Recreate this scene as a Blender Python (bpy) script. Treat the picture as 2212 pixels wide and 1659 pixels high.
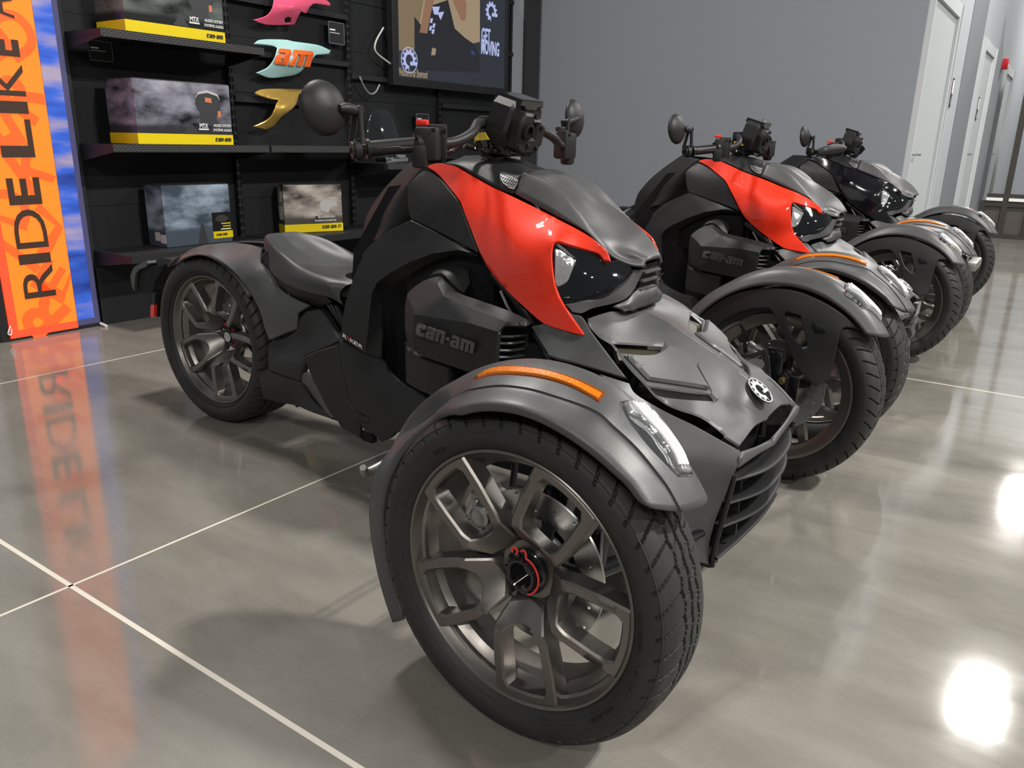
import bpy, bmesh, math, random
import numpy as np
from mathutils import Matrix, Vector
from mathutils.geometry import delaunay_2d_cdt

for o in list(bpy.data.objects):
    bpy.data.objects.remove(o)
random.seed(7)
SC = bpy.context.scene
COL = SC.collection
pi = math.pi

# ---------------------------------------------------------------- camera
W, H = 2212.0, 1659.0
FPX = 1703.55
CAM = np.array([0.6304, -1.6481, 0.9611])
YAW, PIT, ROL = 2.1764, -0.2987, 0.0217
_F = np.array([math.cos(YAW) * math.cos(PIT), math.sin(YAW) * math.cos(PIT), math.sin(PIT)])
_R = np.cross(_F, [0, 0, 1.0]); _R /= np.linalg.norm(_R)
_U = np.cross(_R, _F)
CR = math.cos(ROL) * _R + math.sin(ROL) * _U
CU = -math.sin(ROL) * _R + math.cos(ROL) * _U
cam = bpy.data.cameras.new('camera')
cam.sensor_fit = 'HORIZONTAL'; cam.sensor_width = 36.0
cam.lens = FPX / W * 36.0
cam.clip_start = 0.05; cam.clip_end = 100
camo = bpy.data.objects.new('camera', cam); COL.objects.link(camo)
M = Matrix.Identity(4)
for i in range(3):
    M[i][0], M[i][1], M[i][2], M[i][3] = CR[i], CU[i], -_F[i], CAM[i]
camo.matrix_world = M
SC.camera = camo

# ---------------------------------------------------------------- world, lamps, exposure
wd = bpy.data.worlds.new('world'); SC.world = wd; wd.use_nodes = True
wd.node_tree.nodes['Background'].inputs[0].default_value = (0.92, 0.96, 1.0, 1)
wd.node_tree.nodes['Background'].inputs[1].default_value = 0.10
SC.view_settings.view_transform = 'Standard'
SC.view_settings.look = 'None'
SC.view_settings.gamma = 1.0
SC.view_settings.use_curve_mapping = False
SC.view_settings.exposure = 0.0

def area(name, loc, sx, sy, watts, col=(1, 0.97, 0.92)):
    l = bpy.data.lights.new(name, 'AREA'); l.shape = 'RECTANGLE'
    l.size, l.size_y = sx, sy; l.energy = watts; l.color = col
    o = bpy.data.objects.new(name, l); COL.objects.link(o); o.location = loc
    return o
# rows of ceiling luminaires (their mirror images show on the polished floor)
for lx, ly, k in ((0.75, 6.7, .8), (0.75, 12.9, .9), (-2.3, 0.4, .7), (0.75, -5.0, .5), (3.3, 1.1, 2.2), (3.3, -5.0, .7), (3.3, 6.9, .8), (6.6, 1.1, .8), (6.6, 6.9, .8), (6.6, -5.0, .7)):
    for dx in (-0.10, 0.10):
        area('ceiling_lamp', (lx + dx, ly, 4.5), 0.10, 0.5, 105 * k)

# ---------------------------------------------------------------- picture helpers
def ray(u, v):
    return _Fv + ((u - W / 2) / FPX) * CR - ((v - H / 2) / FPX) * CU
_Fv = _F
def onS(u, v, s):            # point on the plane y = -s
    d = ray(u, v); t = (-s - CAM[1]) / d[1]; return CAM + t * d
def onX(u, v, x):
    d = ray(u, v); t = (x - CAM[0]) / d[0]; return CAM + t * d
def onZ(u, v, z):
    d = ray(u, v); t = (z - CAM[2]) / d[2]; return CAM + t * d
def zm(ox, oy, w, px=2212.0):
    k = w / px
    return lambda *xy: [(ox + xy[i] * k, oy + xy[i + 1] * k) for i in range(0, len(xy), 2)]
a = zm(780, 320, 400); b = zm(1100, 320, 400); c = zm(780, 560, 400); d = zm(1100, 560, 400)
e = zm(1300, 620, 400); g = zm(1400, 820, 400); h = zm(1400, 960, 400); ii = zm(980, 740, 400)
jj = zm(640, 160, 300); kk = zm(900, 190, 380); m = zm(560, 460, 300, 1659); n = zm(560, 700, 300, 1659)
oo = zm(300, 500, 320); pp = zm(300, 700, 320); qq = zm(290, 500, 200, 1508); rr = zm(1480, 560, 480)

# ---------------------------------------------------------------- materials
def mat(name, col, rough=0.5, metal=0.0, coat=0.0, spec=0.5, noise=0.0, nscale=60.0, bump=0.0, bscale=400.0,
        emit=None, estr=0.0, trans=0.0, alpha=1.0, ior=1.45, coat_rough=0.05):
    mt = bpy.data.materials.new(name); mt.use_nodes = True
    nt = mt.node_tree; p = nt.nodes['Principled BSDF']
    p.inputs['Base Color'].default_value = (*col, 1)
    p.inputs['Roughness'].default_value = rough
    p.inputs['Metallic'].default_value = metal
    p.inputs['Coat Weight'].default_value = coat
    p.inputs['Coat Roughness'].default_value = coat_rough
    p.inputs['Specular IOR Level'].default_value = spec
    p.inputs['IOR'].default_value = ior
    p.inputs['Transmission Weight'].default_value = trans
    p.inputs['Alpha'].default_value = alpha
    if emit:
        p.inputs['Emission Color'].default_value = (*emit, 1); p.inputs['Emission Strength'].default_value = estr
    if noise or bump:
        tc = nt.nodes.new('ShaderNodeTexCoord')
    if noise:
        nz = nt.nodes.new('ShaderNodeTexNoise'); nz.inputs['Scale'].default_value = nscale; nz.inputs['Detail'].default_value = 5
        nt.links.new(tc.outputs['Object'], nz.inputs['Vector'])
        mx = nt.nodes.new('ShaderNodeMix'); mx.data_type = 'RGBA'
        mx.inputs[6].default_value = (*[x * (1 - noise) for x in col], 1)
        mx.inputs[7].default_value = (*[min(1, x * (1 + noise)) for x in col], 1)
        nt.links.new(nz.outputs['Fac'], mx.inputs[0]); nt.links.new(mx.outputs[2], p.inputs['Base Color'])
        mr = nt.nodes.new('ShaderNodeMapRange')
        mr.inputs[3].default_value = max(0, rough - 0.06); mr.inputs[4].default_value = min(1, rough + 0.06)
        nt.links.new(nz.outputs['Fac'], mr.inputs[0]); nt.links.new(mr.outputs[0], p.inputs['Roughness'])
    if bump:
        n2 = nt.nodes.new('ShaderNodeTexNoise'); n2.inputs['Scale'].default_value = bscale; n2.inputs['Detail'].default_value = 2
        nt.links.new(tc.outputs['Object'], n2.inputs['Vector'])
        bp = nt.nodes.new('ShaderNodeBump'); bp.inputs['Strength'].default_value = bump; bp.inputs['Distance'].default_value = 0.0006
        nt.links.new(n2.outputs['Fac'], bp.inputs['Height']); nt.links.new(bp.outputs[0], p.inputs['Normal'])
    return mt
MT = {}
MT['panel'] = mat('matte_grey_plastic', (0.066, 0.067, 0.069), 0.40, spec=0.55, noise=0.10, nscale=30, bump=0.25, bscale=900)
MT['dark'] = mat('matte_black_plastic', (0.015, 0.015, 0.016), 0.48, spec=0.4, bump=0.2, bscale=900)
MT['black'] = mat('deep_black', (0.006, 0.006, 0.007), 0.6, spec=0.25)
MT['gloss'] = mat('gloss_black_plastic', (0.008, 0.008, 0.009), 0.12, coat=0.6)
MT['lens'] = mat('smoked_lens', (0.006, 0.007, 0.008), 0.04, coat=1.0, spec=0.6)
MT['red'] = mat('orange_red_paint', (0.80, 0.030, 0.006), 0.5, spec=0.25, coat=1.0, coat_rough=0.03)
MT['paintblack'] = mat('gloss_black_paint', (0.006, 0.006, 0.008), 0.15, coat=1.0, coat_rough=0.03)
MT['seat'] = mat('seat_vinyl', (0.040, 0.041, 0.043), 0.42, spec=0.5, bump=0.3, bscale=1200)
MT['tire'] = mat('tire_rubber', (0.026, 0.026, 0.025), 0.55, spec=0.4, noise=0.35, nscale=18)
MT['tirelet'] = mat('tire_lettering', (0.012, 0.012, 0.012), 0.5, spec=0.3)
MT['rim'] = mat('gunmetal_alloy', (0.215, 0.200, 0.186), 0.34, metal=0.85, noise=0.04, nscale=40)
MT['steel'] = mat('brushed_steel', (0.58, 0.59, 0.59), 0.30, metal=1.0, noise=0.12, nscale=70)
MT['alu'] = mat('cast_aluminium', (0.34, 0.33, 0.32), 0.45, metal=0.9, noise=0.1, nscale=50)
MT['chrome'] = mat('chrome', (0.75, 0.76, 0.77), 0.07, metal=1.0)
MT['gold'] = mat('zinc_bolt', (0.55, 0.45, 0.22), 0.3, metal=1.0)
MT['clip'] = mat('red_clip', (0.75, 0.05, 0.04), 0.35)
MT['amber'] = mat('amber_reflector', (0.66, 0.17, 0.004), 0.16, coat=0.6, noise=0.35, nscale=260, bump=0.9, bscale=500, emit=(0.9, 0.25, 0.01), estr=0.0)
MT['amberdk'] = mat('amber_housing', (0.22, 0.05, 0.006), 0.15, coat=0.6)
MT['redlens'] = mat('red_reflector', (0.80, 0.03, 0.02), 0.2, coat=0.5)
MT['clear'] = mat('clear_lens', (0.88, 0.9, 0.92), 0.06, metal=0.75, noise=0.35, nscale=220, bump=1.0, bscale=160)
MT['badge'] = mat('grey_badge', (0.12, 0.12, 0.125), 0.32, metal=0.7)
MT['badgedk'] = mat('dark_badge', (0.035, 0.035, 0.036), 0.4)
MT['emb'] = mat('silver_emblem', (0.72, 0.73, 0.74), 0.25, metal=0.35)
MT['white'] = mat('white_print', (0.82, 0.82, 0.82), 0.5)
MT['beige'] = mat('beige_core', (0.05, 0.047, 0.033), 0.3)
MT['yellowtag'] = mat('yellow_tag', (0.85, 0.62, 0.02), 0.4)
MT['mesh'] = mat('hex_mesh_metal', (0.30, 0.30, 0.30), 0.45, metal=0.5)
MT['redbtn'] = mat('red_switch', (0.8, 0.03, 0.02), 0.35)
MT['cable'] = mat('cable_rubber', (0.012, 0.012, 0.012), 0.35)

# ---------------------------------------------------------------- object helpers
def mk(name, verts, faces, material, parent=None, smooth=True, angle=40):
    me = bpy.data.meshes.new(name)
    me.from_pydata([tuple(map(float, v)) for v in verts], [], [tuple(map(int, f)) for f in faces])
    me.validate(); me.update()
    if material: me.materials.append(MT[material] if isinstance(material, str) else material)
    if smooth:
        me.polygons.foreach_set('use_smooth', [True] * len(me.polygons))
        me.set_sharp_from_angle(angle=math.radians(angle))
    o = bpy.data.objects.new(name, me); COL.objects.link(o)
    if parent: o.parent = parent
    return o
def recalc(o):
    bm = bmesh.new(); bm.from_mesh(o.data); bmesh.ops.recalc_face_normals(bm, faces=bm.faces[:]); bm.to_mesh(o.data); bm.free()
    return o
def tag(o, label=None, cat=None, group=None, kind=None):
    if label: o['label'] = label
    if cat: o['category'] = cat
    if group: o['group'] = group
    if kind: o['kind'] = kind
    return o
def empty(name, loc=(0, 0, 0), rz=0.0):
    o = bpy.data.objects.new(name, None); COL.objects.link(o); o.location = loc; o.rotation_euler = (0, 0, rz)
    o.empty_display_size = 0.1
    return o
def mirror(o, parent='same', name=None):
    """mirrored copy (y -> -y) of a part, mesh data rebuilt"""
    me = o.data.copy()
    co = np.empty(len(me.vertices) * 3, 'f'); me.vertices.foreach_get('co', co)
    co = co.reshape(-1, 3); co[:, 1] *= -1; me.vertices.foreach_set('co', co.ravel())
    me.flip_normals(); me.update()
    q = bpy.data.objects.new(name or o.name, me); COL.objects.link(q)
    l = o.location; q.location = (l[0], -l[1], l[2])
    r = o.rotation_euler; q.rotation_euler = (r[0], r[1], r[2])
    q.parent = o.parent if parent == 'same' else parent
    if 'label' in o: q['label'] = o['label']
    return q
def both(o):
    mirror(o); return o
class MB:
    def __init__(s): s.v = []; s.f = []
    def add(s, v, f):
        k = len(s.v); s.v += [tuple(x) for x in v]; s.f += [tuple(i + k for i in q) for q in f]; return s
    def obj(s, name, material, parent=None, smooth=True, angle=40, fix=True):
        o = mk(name, s.v, s.f, material, parent, smooth, angle)
        return recalc(o) if fix else o
def box(cx, cy, cz, sx, sy, sz, M=None, ch=0.0):
    """box centre, full sizes; optional chamfer"""
    x, y, z = sx / 2, sy / 2, sz / 2
    if ch <= 0:
        v = [(i * x, j * y, k * z) for i in (-1, 1) for j in (-1, 1) for k in (-1, 1)]
        f = [(0, 1, 3, 2), (4, 6, 7, 5), (0, 4, 5, 1), (2, 3, 7, 6), (0, 2, 6, 4), (1, 5, 7, 3)]
    else:
        ch = min(ch, x * .9, y * .9, z * .9)
        bm = bmesh.new(); bmesh.ops.create_cube(bm, size=1.0)
        for q in bm.verts: q.co = Vector((q.co.x * sx, q.co.y * sy, q.co.z * sz))
        bmesh.ops.bevel(bm, geom=bm.edges[:], offset=ch, segments=2, affect='EDGES', profile=0.6)
        bm.verts.index_update()
        v = [tuple(q.co) for q in bm.verts]; f = [tuple(q.index for q in p.verts) for p in bm.faces]; bm.free()
    if M is not None: v = [tuple(M @ Vector(q)) for q in v]
    v = [(q[0] + cx, q[1] + cy, q[2] + cz) for q in v]
    return v, f
def catmull(P, k=6, closed=False):
    P = [np.asarray(p, float) for p in P]; N = len(P); out = []
    if N < 3 and not closed:
        return [P[0] * (1 - t) + P[1] * t for t in np.linspace(0, 1, k + 1)]
    rng = range(N if closed else N - 1)
    for i in rng:
        p0 = P[(i - 1) % N] if closed or i > 0 else 2 * P[0] - P[1]
        p1 = P[i % N]; p2 = P[(i + 1) % N]
        p3 = P[(i + 2) % N] if closed or i + 2 < N else 2 * P[-1] - P[-2]
        # centripetal-ish: plain uniform with clamp
        for j in range(k):
            t = j / k
            out.append(0.5 * ((2 * p1) + (-p0 + p2) * t + (2 * p0 - 5 * p1 + 4 * p2 - p3) * t * t + (-p0 + 3 * p1 - 3 * p2 + p3) * t ** 3))
    if not closed: out.append(P[-1])
    return out
def tube(path, r, seg=10, k=6, cap=True, smooth=True):
    """swept round tube; r is a number or a list per control point"""
    rs = r if isinstance(r, (list, tuple)) else [r] * len(path)
    pts = catmull([np.r_[np.asarray(p, float), q] for p, q in zip(path, rs)], k) if smooth and len(path) > 2 else [np.r_[np.asarray(p, float), q] for p, q in zip(path, rs)]
    v, f = [], []
    up = None
    for i, p in enumerate(pts):
        t = (pts[min(i + 1, len(pts) - 1)] - pts[max(i - 1, 0)])[:3]; t = t / (np.linalg.norm(t) + 1e-9)
        if up is None:
            up = np.array([0, 0, 1.0]) if abs(t[2]) < 0.9 else np.array([1.0, 0, 0])
        x = np.cross(up, t); x /= np.linalg.norm(x) + 1e-9; y = np.cross(t, x); up = y
        for q in range(seg):
            an = 2 * pi * q / seg
            v.append(p[:3] + p[3] * (math.cos(an) * x + math.sin(an) * y))
    for i in range(len(pts) - 1):
        for q in range(seg):
            f.append((i * seg + q, i * seg + (q + 1) % seg, (i + 1) * seg + (q + 1) % seg, (i + 1) * seg + q))
    if cap:
        f.append(tuple(range(seg - 1, -1, -1))); f.append(tuple((len(pts) - 1) * seg + q for q in range(seg)))
    return v, f
def lathe(prof, seg=64, closed=False, fn=None):
    """profile (r, w) turned round the w axis; result (a, b, w)"""
    v, f = [], []; N = len(prof)
    for i in range(seg):
        t = 2 * pi * i / seg
        for r, w in prof: v.append((r * math.cos(t), r * math.sin(t), w))
    for i in range(seg):
        j = (i + 1) % seg
        for q in range(N if closed else N - 1):
            q2 = (q + 1) % N
            f.append((i * N + q, j * N + q, j * N + q2, i * N + q2))
    return v, f
def inpoly(p, poly):
    x, y = p; r = False; j = len(poly) - 1
    for i in range(len(poly)):
        xi, yi = poly[i][0], poly[i][1]; xj, yj = poly[j][0], poly[j][1]
        if (yi > y) != (yj > y) and x < (xj - xi) * (y - yi) / (yj - yi) + xi: r = not r
        j = i
    return r
def tri(loops, extra=(), lines=()):
    """constrained triangulation of loops[0] minus loops[1:], with extra interior points. returns pts, tris, loop index lists"""
    vs, es, idx = [], [], []
    for L in loops:
        k = len(vs); vs += [Vector((float(p[0]), float(p[1]))) for p in L]
        es += [(k + i, k + (i + 1) % len(L)) for i in range(len(L))]
    for L in lines:
        k = len(vs); vs += [Vector((float(p[0]), float(p[1]))) for p in L]; es += [(k + i, k + i + 1) for i in range(len(L) - 1)]
    vs += [Vector((float(p[0]), float(p[1]))) for p in extra]
    ov, oe, of, ovi, oei, ofi = delaunay_2d_cdt(vs, es, [], 0, 1e-7)
    mp = {}
    for i, src in enumerate(ovi):
        for q in src: mp[q] = i
    lp, k = [], 0
    for L in loops:
        lp.append([mp[k + i] for i in range(len(L))]); k += len(L)
    T = []
    for f in of:
        cx = sum(ov[i][0] for i in f) / len(f); cy = sum(ov[i][1] for i in f) / len(f)
        if inpoly((cx, cy), loops[0]) and not any(inpoly((cx, cy), q) for q in loops[1:]): T.append(tuple(f))
    return [(p[0], p[1]) for p in ov], T, lp
def area2(L): return 0.5 * sum(L[i][0] * L[(i + 1) % len(L)][1] - L[(i + 1) % len(L)][0] * L[i][1] for i in range(len(L)))
def inset(L, dist):
    """simple polygon offset, positive = inwards"""
    L = [np.asarray(p, float) for p in L]; N = len(L); sgn = 1 if area2(L) > 0 else -1; out = []
    for i in range(N):
        p0, p1, p2 = L[i - 1], L[i], L[(i + 1) % N]
        u = p1 - p0; w = p2 - p1
        u = u / (np.linalg.norm(u) + 1e-12); w = w / (np.linalg.norm(w) + 1e-12)
        nu = np.array([-u[1], u[0]]) * sgn; nw = np.array([-w[1], w[0]]) * sgn
        bs = nu + nw; q = np.dot(bs, bs)
        k = 2.0 / q if q > 0.6 else 2.0 / 0.6
        out.append(p1 + bs * min(k, 3.0) * dist)
    return out
def plate(loops, h0, h1, fn=None, ch=0.0, sub=0.0):
    """loops[0] outline, loops[1:] holes; extruded from h0 to h1 (h1 = seen face); fn maps (x,y,h)->3D"""
    L = [[tuple(p) for p in q] for q in loops]
    v, f = [], []
    fn = fn or (lambda x, y, h_: (x, y, h_))
    top = [inset(q, ch if i == 0 else -ch) for i, q in enumerate(L)] if ch else L
    ex = []
    if sub:
        xs = [p[0] for p in top[0]]; ys = [p[1] for p in top[0]]
        for x in np.arange(min(xs), max(xs), sub):
            for y in np.arange(min(ys), max(ys), sub):
                if inpoly((x, y), top[0]) and not any(inpoly((x, y), q) for q in top[1:]): ex.append((x, y))
    P, T, lp = tri(top, ex)
    k = len(v); v += [fn(p[0], p[1], h1) for p in P]; f += [tuple(k + i for i in t) for t in T]
    for q, li in zip(L, lp):
        k2 = len(v)
        if ch:
            v += [fn(p[0], p[1], h1 - (ch if h1 > h0 else -ch)) for p in q]
            N = len(q); f += [(k + li[i], k + li[(i + 1) % N], k2 + (i + 1) % N, k2 + i) for i in range(N)]
        else:
            v += [fn(p[0], p[1], h1) for p in q]
        k3 = len(v); v += [fn(p[0], p[1], h0) for p in q]; N = len(q)
        f += [(k2 + i, k2 + (i + 1) % N, k3 + (i + 1) % N, k3 + i) for i in range(N)]
    P, T, lp = tri(L, ex if sub else ())
    k = len(v); v += [fn(p[0], p[1], h0) for p in P]; f += [tuple(k + i for i in reversed(t)) for t in T]
    return v, f
def densify(L, stepx, closed=True):
    out = []; N = len(L)
    for i in range(N if closed else N - 1):
        p, q = np.asarray(L[i], float), np.asarray(L[(i + 1) % N], float)
        k = max(1, int(math.ceil(np.linalg.norm(q - p) / stepx)))
        out += [tuple(p + (q - p) * t / k) for t in range(k)]
    if not closed: out.append(tuple(L[-1]))
    return out
def smoothloop(L, stepx, ang=38):
    """closed polyline -> smooth curve that keeps real corners"""
    L = [np.asarray(p, float) for p in L]; N = len(L)
    cor = []
    for i in range(N):
        u = L[i] - L[i - 1]; w = L[(i + 1) % N] - L[i]
        c_ = np.dot(u, w) / (np.linalg.norm(u) * np.linalg.norm(w) + 1e-9)
        if math.degrees(math.acos(max(-1, min(1, c_)))) > ang: cor.append(i)
    if not cor:
        return densify([tuple(p) for p in catmull(L, 4, True)], stepx)
    out = []
    for ci, i in enumerate(cor):
        j = cor[(ci + 1) % len(cor)]
        seg = [L[i]]; q = i
        while True:
            q = (q + 1) % N; seg.append(L[q])
            if q == j: break
        cv = catmull(seg, 5) if len(seg) > 2 else seg
        out += densify([tuple(p) for p in cv], stepx, closed=False)[:-1]
    return out
class TPS:
    def __init__(s, pts, vals, lam=1e-4):
        P = np.array(pts, float) / 300.0; n_ = len(P); s.P = P
        D = np.linalg.norm(P[:, None] - P[None], axis=2); K = np.where(D > 0, D * D * np.log(D + 1e-12), 0) + lam * np.eye(n_)
        A = np.zeros((n_ + 3, n_ + 3)); A[:n_, :n_] = K; A[:n_, n_] = 1; A[:n_, n_ + 1:] = P; A[n_:, :n_] = A[:n_, n_:].T
        s.w = np.linalg.solve(A, np.r_[np.array(vals, float), 0, 0, 0])
    def __call__(s, u, v):
        p = np.array([u, v]) / 300.0; D = np.linalg.norm(s.P - p, axis=1)
        return float(s.w[:-3] @ np.where(D > 0, D * D * np.log(D + 1e-12), 0) + s.w[-3] + s.w[-2:] @ p)
class LIN:
    """piecewise planar field over control points with crease edges"""
    def __init__(s, pts, vals, edges=()):
        s.tps = TPS(pts, vals)
        ov, oe, of, ovi, _, _ = delaunay_2d_cdt([Vector((float(p[0]), float(p[1]))) for p in pts], list(edges), [], 0, 1e-6)
        s.T = []
        val = [vals[ovi[i][0]] if ovi[i] else s.tps(*ov[i]) for i in range(len(ov))]
        for f in of:
            A = np.array([[ov[i][0], ov[i][1], 1.0] for i in f])
            if abs(np.linalg.det(A)) < 1e-6: continue
            s.T.append((np.linalg.inv(A.T), [val[i] for i in f]))
    def __call__(s, u, v):
        p = np.array([u, v, 1.0]); best = None
        for Ai, w_ in s.T:
            l = Ai @ p; k = l.min()
            if k > -1e-4: return float(l @ np.array(w_))
            if best is None or k > best[0]: best = (k, l, w_)
        l = np.clip(best[1], -.6, 1.6); return float((l / l.sum()) @ np.array(best[2]))
def depth_of(q):
    """control point (u, v, s) or (u, v, 'z', val) or (u, v, 'x', val) -> inverse ray depth"""
    u, v = q[0], q[1]; dr = ray(u, v)
    if q[2] == 'z': t = (q[3] - CAM[2]) / dr[2]
    elif q[2] == 't': t = q[3]
    elif q[2] == 'x': t = (q[3] - CAM[0]) / dr[0]
    else: t = (-q[2] - CAM[1]) / dr[1]
    return 1.0 / t
def relief(name, outline, ctrl, material, parent, thick=0.008, edge=0.003, rim=3.0, holes=(), gpx=14, seam=False, sm=True, angle=35, lift=0.0, creases=None):
    """panel whose outline is traced and whose distance comes from ctrl points at known lateral offsets of the vehicle"""
    cpl = []
    if creases is not None:
        pts_ = [(q[0], q[1]) for q in ctrl]; ed = []
        for pl in creases: ed += [(pl[i], pl[i + 1]) for i in range(len(pl) - 1)]; cpl.append(densify([pts_[i] for i in pl], gpx * .7, False))
        fld = LIN(pts_, [depth_of(q) for q in ctrl], ed)
    else:
        fld = TPS([(q[0], q[1]) for q in ctrl], [depth_of(q) for q in ctrl])
    L0 = smoothloop(outline, gpx * 0.7) if sm else densify(outline, gpx * 0.7)
    HL = [smoothloop(q, gpx * 0.6) if sm else densify(q, gpx * .6) for q in holes]
    Li = inset(L0, rim); Hi = [inset(q, -rim) for q in HL]
    Li = [tuple(p) for p in Li if inpoly(p, L0)]
    xs = [p[0] for p in L0]; ys = [p[1] for p in L0]; ex = list(Li)
    for q in Hi: ex += [tuple(p) for p in q]
    An = np.array(L0); Hn = [np.array(q) for q in HL]; kx = 0
    for y in np.arange(min(ys), max(ys), gpx * 0.87):
        kx += 1
        for x in np.arange(min(xs) + (gpx / 2 if kx % 2 else 0), max(xs), gpx):
            if inpoly((x, y), L0) and np.min(np.hypot(An[:, 0] - x, An[:, 1] - y)) > rim + gpx * .3:
                if all(not inpoly((x, y), q) and np.min(np.hypot(A_[:, 0] - x, A_[:, 1] - y)) > rim + gpx * .3 for q, A_ in zip(HL, Hn)): ex.append((x, y))
    if cpl:
        Cn = np.array([p for q in cpl for p in q]); ex = [p for p in ex if np.min(np.hypot(Cn[:, 0] - p[0], Cn[:, 1] - p[1])) > gpx * .35]
        cpl = [[p for p in q if inpoly(p, L0) and np.min(np.hypot(An[:, 0] - p[0], An[:, 1] - p[1])) > 1.5] for q in cpl]
    P2, T, lp = tri([L0] + HL, ex, cpl)
    V = []
    for u, v in P2:
        dr = ray(u, v); V.append(CAM + dr / fld(u, v))
    V = np.array(V)
    # vertex normals towards the side that was photographed
    Nn = np.zeros_like(V); TT = []
    for t in T:
        q = np.cross(V[t[1]] - V[t[0]], V[t[2]] - V[t[0]])
        if q @ (CAM - V[t[0]]) < 0: t = (t[0], t[2], t[1]); q = -q
        TT.append(t)
        for i in t: Nn[i] += q
    Nn /= np.linalg.norm(Nn, axis=1)[:, None] + 1e-12
    V = V + Nn * lift
    ring = set(i for L in lp for i in L)
    sm_ = set(i for i in ring if seam and abs(V[i][1]) < 0.008)
    F = V.copy()
    for i in ring:
        if i not in sm_: F[i] = V[i] - Nn[i] * edge
    B = V - Nn * thick
    if seam:
        for i in sm_:
            F[i][1] = 0; B[i][1] = 0; nn = Nn[i].copy(); nn[1] = 0
    k = len(V)
    verts = list(F) + list(B)
    faces = [tuple(t) for t in TT] + [tuple(k + i for i in reversed(t)) for t in TT]
    for L in lp:
        N = len(L)
        for i in range(N):
            p, q = L[i], L[(i + 1) % N]
            if p in sm_ and q in sm_: continue
            faces.append((p, q, k + q, k + p))
    if seam:
        k2 = len(verts)
        verts = verts + [np.array([v[0], -v[1], v[2]]) for v in verts]
        faces = faces + [tuple(k2 + i for i in reversed(f)) for f in faces]
    ob = mk(name, verts, faces, material, parent, True, angle)
    bm = bmesh.new(); bm.from_mesh(ob.data)
    if seam: bmesh.ops.remove_doubles(bm, verts=bm.verts[:], dist=1e-4)
    bmesh.ops.recalc_face_normals(bm, faces=bm.faces[:]); bm.to_mesh(ob.data); bm.free()
    ob.data.set_sharp_from_angle(angle=math.radians(angle))
    ob['_fld'] = 0
    del ob['_fld']
    return ob
from mathutils.bvhtree import BVHTree
def hits(o, pts, off=0.0):
    """control points lying on a part that is already built, seen along the photograph's rays"""
    me = o.data; bv = BVHTree.FromPolygons([v.co for v in me.vertices], [tuple(p.vertices) for p in me.polygons]); out = []
    for u, v in pts:
        dr = ray(u, v); L = np.linalg.norm(dr); r = bv.ray_cast(Vector(CAM), Vector(dr / L))
        if r[0] is not None: out.append((u, v, 't', r[3] / L))
    return out
def C3(pxs, ss):
    """pixels + lateral offsets -> 3D points of vehicle 1"""
    if not isinstance(ss, (list, tuple)): ss = [ss] * len(pxs)
    return [onS(p[0], p[1], s) for p, s in zip(pxs, ss)]
def resample(P, k):
    P = np.array(P, float); dd = np.r_[0, np.cumsum(np.linalg.norm(np.diff(P, axis=0), axis=1))]
    t = np.linspace(0, dd[-1], k); return np.c_[[np.interp(t, dd, P[:, i]) for i in range(P.shape[1])]].T
def loft(name, curves, material, parent, ku=10, kv=5, N=9, seam=False, thick=0.0, angle=50, raw=False, inward=0.0):
    """surface through curves (each a list of 3D points)"""
    G = [resample(catmull(c_, 8), N) if not raw else np.array(c_, float) for c_ in curves]
    G = np.array(G)                      # curves x stations x 3
    A = np.array([catmull(list(G[:, j]), kv) for j in range(G.shape[1])])       # stations x v x 3
    A = np.array([catmull(list(A[:, q]), ku) for q in range(A.shape[1])])       # v x u x 3
    nv, nu = A.shape[:2]
    verts = [A[i, j] for i in range(nv) for j in range(nu)]
    faces = [(i * nu + j, i * nu + j + 1, (i + 1) * nu + j + 1, (i + 1) * nu + j) for i in range(nv - 1) for j in range(nu - 1)]
    if seam:
        for j in range(nu): verts[(nv - 1) * nu + j] = verts[(nv - 1) * nu + j] * np.array([1, 0, 1])
        k = len(verts); verts += [v * np.array([1, -1, 1]) for v in verts]
        faces += [tuple(k + i for i in reversed(f)) for f in faces]
    ob = mk(name, verts, faces, material, parent, True, angle)
    bm = bmesh.new(); bm.from_mesh(ob.data)
    bmesh.ops.remove_doubles(bm, verts=bm.verts[:], dist=1e-4)
    bmesh.ops.recalc_face_normals(bm, faces=bm.faces[:])
    ctr = sum((v.co for v in bm.verts), Vector()) / len(bm.verts) - Vector((0, 0, .25)) + Vector((0, inward, 0))
    if sum((f.normal.dot(f.calc_center_median() - ctr) * f.calc_area() for f in bm.faces)) < 0: bmesh.ops.reverse_faces(bm, faces=bm.faces[:])
    bm.to_mesh(ob.data); bm.free()
    if thick:
        md = ob.modifiers.new('thickness', 'SOLIDIFY'); md.thickness = thick; md.offset = -1
    ob.data.polygons.foreach_set('use_smooth', [True] * len(ob.data.polygons)); ob.data.set_sharp_from_angle(angle=math.radians(angle))
    return ob
_txt = {}
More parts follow.
